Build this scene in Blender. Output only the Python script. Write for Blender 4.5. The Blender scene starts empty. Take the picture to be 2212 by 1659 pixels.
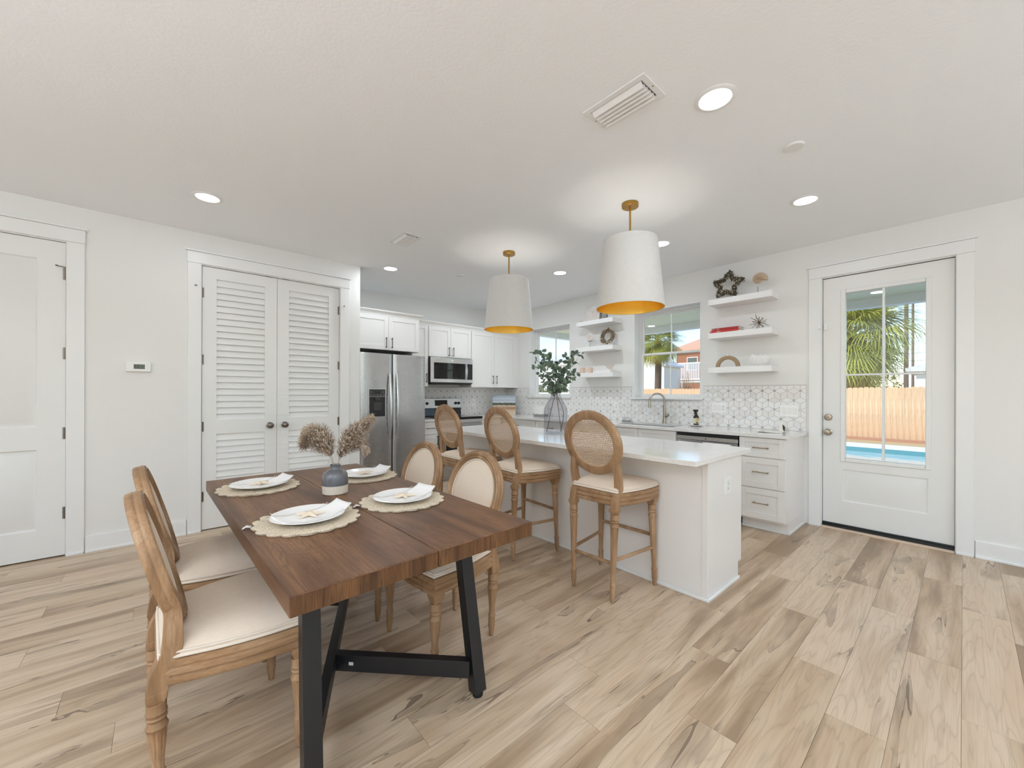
import bpy, bmesh, math, random
from mathutils import Vector, Matrix
R = math.radians
SC = bpy.context.scene
COL = SC.collection
random.seed(7)

# ---------------------------------------------------------------- camera
cam_d = bpy.data.cameras.new('camera'); cam = bpy.data.objects.new('camera', cam_d); COL.objects.link(cam)
cam_d.sensor_width = 36.0; cam_d.sensor_fit = 'HORIZONTAL'
cam_d.lens = 860.0 / 2212.0 * 36.0
cam_d.shift_y = 19.5 / 2212.0
cam_d.clip_start = 0.05; cam_d.clip_end = 300
cam.matrix_world = (Matrix.Translation((0, 0, 1.28)) @ Matrix.Rotation(R(48.6 - 90), 4, 'Z')
                    @ Matrix.Rotation(R(90), 4, 'X') @ Matrix.Rotation(R(0.15), 4, 'Z'))
SC.camera = cam

# ---------------------------------------------------------------- world, sun, exposure
W = bpy.data.worlds.new('world'); SC.world = W; W.use_nodes = True
wn = W.node_tree.nodes; wl = W.node_tree.links; wn.clear()
sky = wn.new('ShaderNodeTexSky'); sky.sky_type = 'NISHITA'; sky.sun_disc = False
sky.sun_elevation = R(42); sky.sun_rotation = R(-60); sky.air_density = 1.0; sky.dust_density = 0.6; sky.ozone_density = 1.5
bg = wn.new('ShaderNodeBackground'); bg.inputs['Strength'].default_value = 0.30
wo = wn.new('ShaderNodeOutputWorld')
wl.new(sky.outputs[0], bg.inputs['Color']); wl.new(bg.outputs[0], wo.inputs['Surface'])
sun_d = bpy.data.lights.new('sun', 'SUN'); sun_d.energy = 2.7; sun_d.angle = R(0.6); sun_d.color = (1.0, 0.95, 0.86)
sun = bpy.data.objects.new('sun', sun_d); COL.objects.link(sun)
sun.rotation_euler = Vector((0.66, -0.36, -0.66)).to_track_quat('-Z', 'Y').to_euler()
vs = SC.view_settings; vs.view_transform = 'Standard'; vs.look = 'None'; vs.gamma = 1.0; vs.use_curve_mapping = False
vs.exposure = -0.05
SC.display_settings.display_device = 'sRGB'
cy = SC.cycles
cy.max_bounces = 10; cy.diffuse_bounces = 7; cy.glossy_bounces = 5; cy.transmission_bounces = 8; cy.transparent_max_bounces = 16
cy.sample_clamp_indirect = 6.0; cy.caustics_reflective = False; cy.caustics_refractive = False
LAMP = 3.8          # one recessed downlight, watts
PEND = 7.0
UPL = 108.0           # one unseen fill lamp added behind the camera           # one pendant bulb

# ---------------------------------------------------------------- helpers
class MB:
    """collects geometry; build() links it as one mesh object"""
    def __init__(s, M=None): s.v = []; s.f = []; s.mi = []; s.M = M; s.k = 0
    def add(s, vs, fs):
        b = len(s.v)
        for p in vs:
            p = Vector(p); s.v.append(tuple(s.M @ p) if s.M else tuple(p))
        for f in fs: s.f.append([b + i for i in f]); s.mi.append(s.k)
    def box(s, x0, x1, y0, y1, z0, z1):
        s.add([(x0,y0,z0),(x1,y0,z0),(x1,y1,z0),(x0,y1,z0),(x0,y0,z1),(x1,y0,z1),(x1,y1,z1),(x0,y1,z1)],
              [(3,2,1,0),(4,5,6,7),(0,1,5,4),(1,2,6,5),(2,3,7,6),(3,0,4,7)])
        return s
    def lathe(s, prof, c=(0,0,0), n=24, cap0=True, cap1=True, mod=None, M=None):
        vs = []
        for (r, z) in prof:
            for i in range(n):
                a = 2*math.pi*i/n; rr = r*(mod(a, z) if mod else 1)
                p = Vector((rr*math.cos(a), rr*math.sin(a), z))
                if M: p = M @ p
                vs.append((p.x+c[0], p.y+c[1], p.z+c[2]))
        fs = []
        for j in range(len(prof)-1):
            for i in range(n):
                k = (i+1) % n
                fs.append((j*n+i, j*n+k, (j+1)*n+k, (j+1)*n+i))
        if cap0: fs.append(tuple(reversed(range(n))))
        if cap1: fs.append(tuple((len(prof)-1)*n+i for i in range(n)))
        s.add(vs, fs); return s
    def tube(s, pts, r, n=8, closed=False, caps=True, flat=None, up=(0,0,1)):
        """swept tube; r number or list; flat=(a,b) gives a rounded-rectangle section a wide, b thick"""
        pts = [Vector(p) for p in pts]; m = len(pts)
        rs = r if isinstance(r, (list, tuple)) else [r]*m
        vs = []; up = Vector(up); prev = None
        for i, p in enumerate(pts):
            if closed: t = pts[(i+1) % m] - pts[i-1]
            else: t = pts[min(i+1, m-1)] - pts[max(i-1, 0)]
            t.normalize()
            if prev is None:
                a = t.cross(up)
                if a.length < 1e-3: a = t.cross(Vector((1, 0, 0)))
            else: a = prev - t*prev.dot(t)
            a.normalize(); b = t.cross(a); prev = a
            for k in range(n):
                th = 2*math.pi*(k+.5)/n
                ca, sa = math.cos(th), math.sin(th)
                if flat:
                    q = max(abs(ca), abs(sa)); ca, sa = ca/q*flat[0]/2, sa/q*flat[1]/2
                    vs.append(p + (a*ca + b*sa)*rs[i])
                else: vs.append(p + (a*ca + b*sa)*rs[i])
        fs = []
        for i in range(m if closed else m-1):
            j = (i+1) % m
            for k in range(n):
                l = (k+1) % n
                fs.append((i*n+k, i*n+l, j*n+l, j*n+k))
        if caps and not closed:
            fs.append(tuple(reversed(range(n)))); fs.append(tuple((m-1)*n+k for k in range(n)))
        s.add(vs, fs); return s
    def loops(s, rings, close=True, cap0=True, cap1=True):
        """joins rings (lists of points of the same length)"""
        n = len(rings[0]); vs = [p for r in rings for p in r]; fs = []
        for j in range(len(rings)-1):
            for i in range(n if close else n-1):
                k = (i+1) % n
                fs.append((j*n+i, j*n+k, (j+1)*n+k, (j+1)*n+i))
        if cap0: fs.append(tuple(reversed(range(n))))
        if cap1: fs.append(tuple((len(rings)-1)*n+i for i in range(n)))
        s.add(vs, fs); return s
    def prism(s, poly, f0, f1):
        """poly 2D; f0/f1 map (a,b) -> 3D"""
        n = len(poly); vs = [f0(*p) for p in poly] + [f1(*p) for p in poly]
        fs = [tuple(range(n)), tuple(reversed(range(n, 2*n)))]
        for i in range(n):
            j = (i+1) % n; fs.append((i, n+i, n+j, j))
        s.add(vs, fs); return s
    def mesh(s, name, mats, smooth=True, angle=35):
        me = bpy.data.meshes.new(name); me.from_pydata(s.v, [], s.f)
        for m in (mats if isinstance(mats, (list, tuple)) else [mats]): me.materials.append(m)
        me.polygons.foreach_set('material_index', s.mi)
        bm = bmesh.new(); bm.from_mesh(me); bmesh.ops.recalc_face_normals(bm, faces=bm.faces); bm.to_mesh(me); bm.free()
        if smooth:
            me.polygons.foreach_set('use_smooth', [True]*len(me.polygons)); me.set_sharp_from_angle(angle=R(angle))
        me.update(); return me
    def build(s, name, mats, parent=None, bevel=0, smooth=True, local=False, seg=2, angle=35):
        o = bpy.data.objects.new(name, s.mesh(name, mats, smooth, angle)); COL.objects.link(o)
        attach(o, parent, local)
        if bevel:
            m = o.modifiers.new('bevel', 'BEVEL'); m.width = bevel; m.segments = seg; m.limit_method = 'ANGLE'; m.angle_limit = R(40)
            m.harden_normals = smooth
        return o

def attach(o, parent, local=False):
    if parent:
        o.parent = parent
        if not local and parent.type == 'EMPTY':
            o.matrix_parent_inverse = (Matrix.Translation(parent.location) @ parent.rotation_euler.to_matrix().to_4x4()).inverted()

def tag(o, label=None, cat=None, group=None, kind=None):
    if label: o['label'] = label
    if cat: o['category'] = cat
    if group: o['group'] = group
    if kind: o['kind'] = kind
    return o
def thing(name, label, cat, loc=(0,0,0), rz=0, group=None, kind=None):
    o = bpy.data.objects.new(name, None); o.empty_display_size = .1; COL.objects.link(o)
    o.location = loc; o.rotation_euler = (0, 0, rz)
    return tag(o, label, cat, group, kind)
def inst(name, me, parent, loc=(0,0,0), rot=None, scale=None, local=True):
    o = bpy.data.objects.new(name, me); COL.objects.link(o); o.parent = parent; o.location = loc
    if rot is not None: o.rotation_euler = rot
    if scale is not None: o.scale = scale
    return o
def dup(root, loc, rz, label=None):
    """copy of a thing with its parts and sub-parts (mesh data shared)"""
    r = root.copy(); COL.objects.link(r); r.location = loc; r.rotation_euler = (0, 0, rz)
    if label: r['label'] = label
    for ch in list(root.children):
        c = ch.copy(); COL.objects.link(c); c.parent = r
        for g in list(ch.children):
            d = g.copy(); COL.objects.link(d); d.parent = c
    return r
def B(x0, x1, y0, y1, z0, z1): return MB().box(x0, x1, y0, y1, z0, z1)
def arc(cx, cy, r, a0, a1, n): return [(cx+r*math.cos(R(a0+(a1-a0)*i/n)), cy+r*math.sin(R(a0+(a1-a0)*i/n))) for i in range(n+1)]
def smooth_path(pts, n=6):
    P = [Vector(p) for p in pts]; out = []
    for i in range(len(P)-1):
        p0, p1, p2, p3 = P[max(i-1,0)], P[i], P[i+1], P[min(i+2,len(P)-1)]
        for k in range(n):
            t = k/n
            out.append(.5*((2*p1)+(-p0+p2)*t+(2*p0-5*p1+4*p2-p3)*t*t+(-p0+3*p1-3*p2+p3)*t**3))
    out.append(P[-1]); return out

# ---------------------------------------------------------------- materials
def srgb(r, g, b):
    f = lambda c: (c/255/12.92 if c/255 <= .04045 else ((c/255+.055)/1.055)**2.4)
    return (f(r), f(g), f(b), 1)
class NT:
    def __init__(s, name):
        s.m = bpy.data.materials.new(name); s.m.use_nodes = True; t = s.m.node_tree; t.nodes.clear(); s.t = t
        s.out = s.n('ShaderNodeOutputMaterial')
    def n(s, ty, **kw):
        x = s.t.nodes.new(ty)
        for k, v in kw.items(): setattr(x, k, v)
        return x
    def l(s, a, b): s.t.links.new(a, b)
    def bsdf(s, col=(.8,.8,.8,1), rough=.5, metal=0, spec=.5, **kw):
        b = s.n('ShaderNodeBsdfPrincipled'); b.inputs['Base Color'].default_value = col
        b.inputs['Roughness'].default_value = rough; b.inputs['Metallic'].default_value = metal
        b.inputs['Specular IOR Level'].default_value = spec
        for k, v in kw.items(): b.inputs[k].default_value = v
        s.l(b.outputs[0], s.out.inputs[0]); s.b = b; return b
    def coord(s, out='Object', scale=(1,1,1), loc=(0,0,0), rot=(0,0,0)):
        tc = s.n('ShaderNodeTexCoord'); mp = s.n('ShaderNodeMapping'); s.l(tc.outputs[out], mp.inputs[0])
        mp.inputs['Scale'].default_value = scale; mp.inputs['Location'].default_value = loc; mp.inputs['Rotation'].default_value = rot
        return mp.outputs[0]
    def noise(s, vec, scale=5, detail=3, rough=.5, dist=0):
        x = s.n('ShaderNodeTexNoise'); s.l(vec, x.inputs['Vector']); x.inputs['Scale'].default_value = scale
        x.inputs['Detail'].default_value = detail; x.inputs['Roughness'].default_value = rough; x.inputs['Distortion'].default_value = dist
        return x.outputs[0]
    def ramp(s, fac, stops, interp='LINEAR'):
        x = s.n('ShaderNodeValToRGB'); s.l(fac, x.inputs[0]); e = x.color_ramp.elements; x.color_ramp.interpolation = interp
        while len(e) < len(stops): e.new(.5)
        for i, (p, c) in enumerate(stops):
            e[i].position = p; e[i].color = c if len(c) == 4 else (*c, 1)
        return x.outputs[0]
    def mix(s, fac, a, b, mode='MIX'):
        x = s.n('ShaderNodeMix', data_type='RGBA', blend_type=mode)
        for v, i in ((fac, 0), (a, 6), (b, 7)):
            if hasattr(v, 'links'): s.l(v, x.inputs[i])
            else: x.inputs[i].default_value = v
        return x.outputs[2]
    def math(s, op, a, b=None, c=None):
        x = s.n('ShaderNodeMath', operation=op)
        for i, v in enumerate((a, b, c)):
            if v is None: continue
            if hasattr(v, 'links'): s.l(v, x.inputs[i])
            else: x.inputs[i].default_value = v
        return x.outputs[0]
    def bump(s, h, strength=.2, dist=.01):
        x = s.n('ShaderNodeBump'); s.l(h, x.inputs['Height']); x.inputs['Strength'].default_value = strength; x.inputs['Distance'].default_value = dist
        s.l(x.outputs[0], s.b.inputs['Normal'])
MT = {}
def plain(name, col, rough=.5, metal=0, spec=.5, **kw):
    t = NT(name); t.bsdf(col, rough, metal, spec, **kw)
    # a whisper of tonal noise so that no surface is dead flat
    n = t.noise(t.coord(), 30, 2); c2 = tuple(min(1, c*1.05) for c in col[:3])+(1,); c1 = tuple(c*.95 for c in col[:3])+(1,)
    t.l(t.mix(n, c1, c2), t.b.inputs['Base Color'])
    MT[name] = t.m; return t.m
def paint(name, col, rough, bscale, bstr, bdist):
    t = NT(name); t.bsdf(col, rough); n = t.noise(t.coord(), bscale, 4, .6); t.bump(n, bstr, bdist); MT[name] = t.m; return t.m
def wood(name, dark, mid, light, axis='x', sc=1.0, rough=.5, rings=10, ringmix=.35, pore=.4):
    """grain runs along axis of the object's own space"""
    t = NT(name); t.bsdf(mid, rough, spec=.35)
    k = {'x': (.55,7,7), 'y': (7,.55,7), 'z': (7,7,.55)}[axis]
    v = t.coord(scale=tuple(a*sc for a in k))
    n1 = t.noise(v, 1.6, 4, .55, .6)
    ring = t.math('POWER', t.math('MULTIPLY', t.math('PINGPONG', t.math('MULTIPLY', n1, rings), .5), 2), 3)
    k2 = {'x': (3,90,90), 'y': (90,3,90), 'z': (90,90,3)}[axis]
    n2 = t.noise(t.coord(scale=tuple(a*sc for a in k2)), 1.5, 3, .6)
    base = t.ramp(n1, [(.3, dark), (.5, mid), (.72, light)])
    c = t.mix(t.math('MULTIPLY', ring, ringmix), base, dark)
    c = t.mix(t.math('MULTIPLY', t.ramp(n2, [(.48, (0,0,0)), (.64, (1,1,1))]), pore), c, dark)
    t.l(c, t.b.inputs['Base Color']); t.bump(n2, .15, .002); MT[name] = t.m; return t.m

paint('wall_paint', srgb(232,231,228), .55, 55, .05, .01)
paint('trim_paint', srgb(236,236,235), .32, 20, .02, .004)
paint('door_paint', srgb(233,233,231), .36, 25, .03, .004)
paint('cabinet_paint', srgb(236,233,230), .3, 20, .015, .004)
paint('shelf_paint', srgb(240,239,238), .35, 20, .02, .004)
t = NT('ceiling_paint'); t.bsdf(srgb(246,248,250), .7)
n = t.noise(t.coord(), 62, 3, .5); n2 = t.noise(t.coord(), 9, 2)
t.bump(t.math('MULTIPLY', t.math('SMOOTH_MIN', n, .56, .05), t.math('ADD', n2, .5)), .13, .010); MT['ceiling_paint'] = t.m

# vinyl planks: spalted maple print
t = NT('floor_plank'); t.bsdf((.5,.4,.3,1), .34, spec=.4)
oi = t.n('ShaderNodeObjectInfo'); tc = t.n('ShaderNodeTexCoord')
off = t.n('ShaderNodeCombineXYZ'); t.l(t.math('MULTIPLY', oi.outputs['Random'], 91.7), off.inputs[0]); t.l(t.math('MULTIPLY', oi.outputs['Random'], 37.3), off.inputs[1])
va = t.n('ShaderNodeVectorMath', operation='ADD'); t.l(tc.outputs['Object'], va.inputs[0]); t.l(off.outputs[0], va.inputs[1])
def mp(sc):
    x = t.n('ShaderNodeMapping'); t.l(va.outputs[0], x.inputs[0]); x.inputs['Scale'].default_value = sc; return x.outputs[0]
lo = t.noise(mp((.75, 6.5, 1)), 1.0, 3, .5, .35)       # broad figure
rg = t.math('PINGPONG', t.math('MULTIPLY', lo, 14), .5)  # growth rings
fine = t.noise(mp((3, 150, 1)), 1.0, 3, .6)            # fibre
cloud = t.noise(mp((.7, 7, 1)), 1.0, 3, .55, .5)
tone = t.math('ADD', t.math('MULTIPLY', t.math('SUBTRACT', oi.outputs['Random'], .5), .20), cloud)
base = t.ramp(tone, [(.30, srgb(150,125,100)), (.44, srgb(184,160,133)), (.58, srgb(205,184,159)), (.74, srgb(198,172,146))])
c = t.mix(t.math('MULTIPLY', t.math('POWER', t.math('MULTIPLY', rg, 2), 5), .32), base, srgb(138,116,95))
c = t.mix(t.math('MULTIPLY', t.ramp(fine, [(.5, (0,0,0)), (.68, (1,1,1))]), .22), c, srgb(126,106,88))
sp = t.noise(mp((.8, 7.5, 1)), 1.0, 3, .5, .9)          # spalting lines = contours of a slow noise
gate = t.ramp(t.noise(mp((1.3, 3.5, 1)), 1.3, 2), [(.46, (0,0,0)), (.56, (1,1,1))])
stain = t.ramp(sp, [(.565, (0,0,0)), (.60, (.75,.75,.75)), (.72, (.3,.3,.3))])
c = t.mix(t.math('MULTIPLY', t.math('MULTIPLY', stain, gate), .75), c, srgb(132,112,92))
line = t.math('LESS_THAN', t.math('ABSOLUTE', t.math('SUBTRACT', sp, .578)), .0048)
c = t.mix(t.math('MULTIPLY', t.math('MULTIPLY', line, gate), .75), c, srgb(94,76,60))
t.l(c, t.b.inputs['Base Color']); t.bump(fine, .06, .001); MT['floor_plank'] = t.m

wood('table_wood', srgb(72,46,29), srgb(110,76,50), srgb(134,98,68), 'y', 1.0, .42, 22, .55, .55)
wood('table_end', srgb(58,36,20), srgb(104,70,42), srgb(126,90,58), 'z', 1.6, .5, 14, .7, .5)
wood('chair_wood', srgb(122,92,64), srgb(158,124,92), srgb(180,149,117), 'z', 1.4, .5, 8)
wood('chair_rail_wood', srgb(122,92,64), srgb(158,124,92), srgb(180,149,117), 'x', 1.4, .5, 8)
wood('fence_wood', srgb(184,148,110), srgb(220,188,150), srgb(234,208,174), 'z', .8, .8, 6)

def fabric(name, col, scale=420, mottle=.10):
    t = NT(name); t.bsdf(col, .9, spec=.15)
    v = t.coord(); n = t.noise(t.coord(scale=(1, 1, 12)), scale*.12, 2); n2 = t.noise(t.coord(scale=(1, 12, 1)), scale*.12, 2)
    f = t.math('ADD', t.math('MULTIPLY', n, .5), t.math('MULTIPLY', n2, .5))
    t.l(t.mix(f, tuple(c*(1-mottle) for c in col[:3])+(1,), tuple(min(1, c*(1+mottle)) for c in col[:3])+(1,)), t.b.inputs['Base Color'])
    t.bump(f, .25, .002); MT[name] = t.m
fabric('linen', srgb(224,207,189)); fabric('linen_trim', srgb(226,214,200)); fabric('napkin_cloth', srgb(240,238,236), 300, .04)
fabric('towel_cloth', srgb(238,236,230), 200, .05)

t = NT('quartz'); t.bsdf(srgb(232,229,226), .09, spec=.5)
vo = t.n('ShaderNodeTexVoronoi'); t.l(t.coord(), vo.inputs['Vector']); vo.inputs['Scale'].default_value = 190
sel = t.math('MULTIPLY', t.math('LESS_THAN', vo.outputs['Distance'], .26), t.math('GREATER_THAN', t.noise(t.coord(), 120, 1), .54))
nz = t.noise(t.coord(), 7, 4)
t.l(t.mix(t.math('MULTIPLY', sel, .55), t.mix(nz, srgb(223,219,215), srgb(238,236,234)), srgb(120,112,106)), t.b.inputs['Base Color']); MT['quartz'] = t.m

t = NT('marble_tile'); t.bsdf(srgb(234,231,228), .25)
oi = t.n('ShaderNodeObjectInfo'); n = t.noise(t.coord(out='Object', scale=(14,14,14)), 1.0, 5, .6, 1.2)
rnd = t.math('ADD', t.math('MULTIPLY', oi.outputs['Random'], .5), t.math('MULTIPLY', n, .6))
t.l(t.ramp(rnd, [(.2, srgb(226,221,217)), (.5, srgb(238,236,234)), (.85, srgb(232,233,233))]), t.b.inputs['Base Color']); MT['marble_tile'] = t.m
t = NT('dot_tile'); t.bsdf(srgb(190,186,180), .3)
n = t.noise(t.coord(), 14, 0); t.l(t.ramp(n, [(.36, srgb(160,156,150)), (.5, srgb(196,192,188)), (.62, srgb(230,228,224))]), t.b.inputs['Base Color']); MT['dot_tile'] = t.m
plain('grout', srgb(192,189,185), .9)

def steel(name, col, rough, axis=(2, 60, 200)):
    t = NT(name); t.bsdf(col, rough, 1.0)
    n = t.noise(t.coord(scale=axis), 6, 3); t.bump(n, .04, .002)
    t.l(t.ramp(n, [(.3, (rough*.85,)*3), (.7, (rough*1.15,)*3)]), t.b.inputs['Roughness']); MT[name] = t.m
steel('stainless', srgb(186,186,187), .26); steel('stainless_light', srgb(214,214,214), .24)
steel('nickel', srgb(172,160,146), .28); steel('pewter', srgb(118,110,101), .32); steel('chrome', srgb(200,200,200), .12)
steel('pull_metal', srgb(112,101,90), .35); steel('brass', srgb(178,140,74), .3); steel('pull_light', srgb(150,136,116), .32)
t = NT('gold_foil'); t.bsdf(srgb(246,212,112), .28, 1.0); n = t.noise(t.coord(scale=(8,8,.6)), 5, 2); t.bump(n, .15, .004); MT['gold_foil'] = t.m
plain('shade_white', srgb(214,213,210), .8); plain('black_metal', srgb(22,22,24), .42); plain('black_plastic', srgb(26,26,27), .35)
plain('black_glass', srgb(10,10,12), .06); plain('dark_grey', srgb(58,56,54), .5); plain('white_plastic', srgb(240,240,238), .35)
plain('grey_plastic', srgb(140,138,134), .5); plain('rubber', srgb(18,17,16), .7); plain('mid_grey', srgb(116,114,112), .5)
plain('lcd', srgb(92,98,88), .3); plain('lcd_digit', srgb(28,30,26), .5); plain('button_grey', srgb(150,150,148), .5)
plain('ceramic_white', srgb(236,234,231), .18); plain('porcelain', srgb(240,238,236), .12)
plain('vase_blue', srgb(100,100,104), .16); plain('vase_raw', srgb(214,204,188), .7)
plain('mug_pink', srgb(222,196,178), .35); plain('coral_pink', srgb(226,215,208), .7); plain('shell_white', srgb(238,236,233), .55)
plain('shell_tan', srgb(196,172,146), .65); plain('shell_dark', srgb(96,84,70), .7); plain('wreath_tan', srgb(198,184,162), .8); plain('wreath_dark', srgb(120,104,84), .85)
plain('rope_dark', srgb(74,66,52), .85); plain('rope_light', srgb(196,186,166), .85)
plain('rattan', srgb(190,162,134), .65); plain('arch_tan', srgb(158,134,104), .75); plain('bronze', srgb(112,92,68), .4, .6)
plain('book_red', srgb(190,50,42), .5); plain('book_dark_red', srgb(158,44,38), .5); plain('paper', srgb(236,232,224), .8); plain('lettering_white', srgb(245,240,235), .6)
plain('lettering_grey', srgb(170,170,170), .5); t = NT('jute'); t.bsdf(srgb(214,203,186), .95, spec=.1); vo = t.n('ShaderNodeTexVoronoi'); t.l(t.coord(), vo.inputs['Vector']); vo.inputs['Scale'].default_value = 210; t.l(t.ramp(vo.outputs['Distance'], [(.1, srgb(238,227,209)), (.75, srgb(198,182,158))]), t.b.inputs['Base Color']); t.bump(vo.outputs['Distance'], .6, .004); MT['jute'] = t.m
plain('jute_thread', srgb(220,210,194), .95); plain('starfish_tan', srgb(226,210,188), .8)
plain('leaf_green', srgb(122,138,116), .6); plain('leaf_dark', srgb(92,112,98), .6); plain('stem_brown', srgb(86,70,56), .8)
plain('pampas', srgb(180,160,140), .95); plain('pampas_light', srgb(214,197,178), .95); plain('amber', srgb(40,26,16), .12); plain('label_gold', srgb(206,170,84), .5)
plain('label_print', srgb(214,208,190), .6); plain('label_black', srgb(36,34,30), .6); plain('sign_white', srgb(228,224,218), .8)
plain('shadow_gap', srgb(30,29,28), .9)
def emit(name, col, st):
    t = NT(name); e = t.n('ShaderNodeEmission'); e.inputs[0].default_value = col; e.inputs[1].default_value = st; t.l(e.outputs[0], t.out.inputs[0]); MT[name] = t.m
emit('lamp_glow', (1, .97, .93, 1), 6.0); emit('bulb_glow', (1, .88, .68, 1), 10.0)
# clear window glass: see-through with a fresnel reflection
def see_through(name, tint, rough, k):
    t = NT(name); tr = t.n('ShaderNodeBsdfTransparent'); tr.inputs[0].default_value = (*tint, 1); gl = t.n('ShaderNodeBsdfGlossy'); gl.inputs['Roughness'].default_value = rough
    lw = t.n('ShaderNodeLayerWeight'); lw.inputs[0].default_value = .5
    f = t.math('ADD', .022, t.math('MULTIPLY', t.math('POWER', lw.outputs['Facing'], 4.0), k))
    ms = t.n('ShaderNodeMixShader'); t.l(f, ms.inputs[0]); t.l(tr.outputs[0], ms.inputs[1]); t.l(gl.outputs[0], ms.inputs[2]); t.l(ms.outputs[0], t.out.inputs[0]); MT[name] = t.m
see_through('clear_glass', (1, 1, 1), .02, .8); see_through('jug_glass', (.90, .90, .91), .03, .9)
# beach painting on canvas
t = NT('beach_painting'); t.bsdf(rough=.7)
g = t.coord(out='Generated'); sx = t.n('ShaderNodeSeparateXYZ'); t.l(g, sx.inputs[0])
nz = t.noise(t.coord(out='Generated', scale=(3,3,9)), 2.2, 5, .65, .6)
h = t.math('ADD', sx.outputs[2], t.math('MULTIPLY', t.math('SUBTRACT', nz, .5), .16))
t.l(t.ramp(h, [(0, srgb(214,198,178)), (.2, srgb(200,178,152)), (.34, srgb(164,116,86)), (.46, srgb(204,186,160)), (.50, srgb(74,76,62)), (.60, srgb(92,96,86)), (.63, srgb(206,208,210)), (.72, srgb(168,178,190)), (.82, srgb(190,196,202)), (1, srgb(138,150,166))]), t.b.inputs['Base Color']); MT['beach_painting'] = t.m
t = NT('pale_print'); t.bsdf(rough=.8); n = t.noise(t.coord(scale=(1,14,14)), 1.6, 4, .6, 2.0)
t.l(t.ramp(n, [(.40, srgb(232,226,220)), (.58, srgb(226,218,212)), (.63, srgb(190,172,164)), (.68, srgb(230,224,219))]), t.b.inputs['Base Color']); MT['pale_print'] = t.m
# outdoors
plain('concrete', srgb(214,208,200), .9); plain('pool_coping', srgb(240,238,234), .9); plain('grass_tan', srgb(200,180,136), .95); plain('mulch', srgb(186,140,112), .95)
plain('porch_teal', srgb(240,238,206), .7); plain('porch_white', srgb(236,238,236), .6); plain('roof_white', srgb(226,230,234), .5, spec=.4); plain('siding_white', srgb(240,240,238), .7)
plain('roof_orange', srgb(214,168,140), .8); plain('siding_brown', srgb(164,112,84), .8); plain('siding_blue', srgb(206,222,236), .7); plain('pole_grey', srgb(128,112,98), .9)
plain('palm_leaf', srgb(166,168,66), .6); plain('palm_dry', srgb(186,154,110), .8); plain('palm_trunk', srgb(112,96,80), .95); plain('shrub_green', srgb(120,130,70), .8); plain('shrub_dry', srgb(170,144,116), .9)
plain('pool_tile', srgb(92,150,160), .3); plain('wire', srgb(60,60,64), .6)
t = NT('pool_water'); t.bsdf(srgb(190,224,222), .05, spec=.5); n = t.noise(t.coord(scale=(1,1,1)), 2.5, 3); t.bump(n, .25, .05)
t.l(t.mix(n, srgb(178,218,216), srgb(214,236,232)), t.b.inputs['Base Color']); MT['pool_water'] = t.m
# ================================================================ STRUCTURE
XW, YL, YB, ZC = 4.80, 4.63, 5.62, 2.74
XE, XR, YF = -3.4, 1.73, -3.6            # room behind the camera ends here
def struct(name, mb, mat, label, cat, bevel=0, smooth=False):
    return tag(mb.build(name, mat, None, bevel, smooth), label, cat, kind='structure')

# ---- floor and its planks
fl = struct('floor', B(XE-.2, XW+.12, YF-.2, YB+.12, -.12, -.003), MT['floor_plank'], 'light spalted maple plank floor running under the whole room', 'floor')
PW, PL, TH = .181, 1.22, .003
full = B(0, PL-.0012, 0, PW-.0012, -TH, 0).mesh('plank', MT['floor_plank'], False)
rnd = random.Random(11)
row = 0; y = -.72
while y < YB-.45:
    x = -1.9 + (row*0.41 + rnd.uniform(-.12, .12)) % PL - PL*.5
    while x < XW:
        x0, x1, y1 = max(x, -1.9), min(x+PL, XW), min(y+PW, YB)
        vis = not (y > YL-.02 and x1 < XR) and x1 - x0 > .02
        if y+PW > YL and x0 < XR < x1: x0 = XR
        if vis:
            if x1-x0 > PL-.001 and y1 == y+PW: inst('plank', full, fl, (x0, y, 0))
            else:
                me = B(0, x1-x0-.0012, 0, y1-y-.0012, -TH, 0).mesh('plank', MT['floor_plank'], False)
                inst('plank', me, fl, (x0, y, 0))
        x += PL
    y += PW; row += 1

struct('ceiling', B(XE-.2, XW+.15, YF-.2, YB+.15, ZC, ZC+.12), MT['ceiling_paint'], 'white textured ceiling over the whole room', 'ceiling')

# ---- walls (openings left free)
D1 = (-1.476, -.556, 2.447)       # panelled door   x0 x1 top
D2 = (.278, 1.503, 2.450)         # louvred pair
w = MB()
for a, b, z0, z1 in ((XE, D1[0], 0, ZC), (D1[0], D1[1], D1[2], ZC), (D1[1], D2[0], 0, ZC), (D2[0], D2[1], D2[2], ZC), (D2[1], XR, 0, ZC)): w.box(a, b, YL, YL+.07, z0, z1)
w.box(XE, XR, YL+.07, YL+.16, 0, ZC)
struct('wall_left', w, MT['wall_paint'], 'white wall holding the panelled door, the thermostat and the louvred pantry doors', 'wall')
struct('wall_alcove', B(XR-.10, XR, YL+.0005, YB, 0, ZC), MT['wall_paint'], 'short white return wall beside the refrigerator', 'wall')
struct('wall_back', B(XR-.1, XW+.15, YB, YB+.14, 0, ZC), MT['wall_paint'], 'white back wall behind the range and refrigerator', 'wall')
DR = (.043, .908, 2.395)          # glazed door    y0 y1 top
W2 = (2.06, 2.955); W1 = (4.075, 4.975); WZ = (1.205, 2.378)
w = MB()
for a, b, z0, z1 in ((YF, DR[0], 0, ZC), (DR[0], DR[1], DR[2], ZC), (DR[1], W2[0], 0, ZC), (W2[0], W2[1], 0, WZ[0]), (W2[0], W2[1], WZ[1], ZC),
                     (W2[1], W1[0], 0, ZC), (W1[0], W1[1], 0, WZ[0]), (W1[0], W1[1], WZ[1], ZC), (W1[1], YB, 0, ZC)): w.box(XW, XW+.19, a, b, z0, z1)
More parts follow.
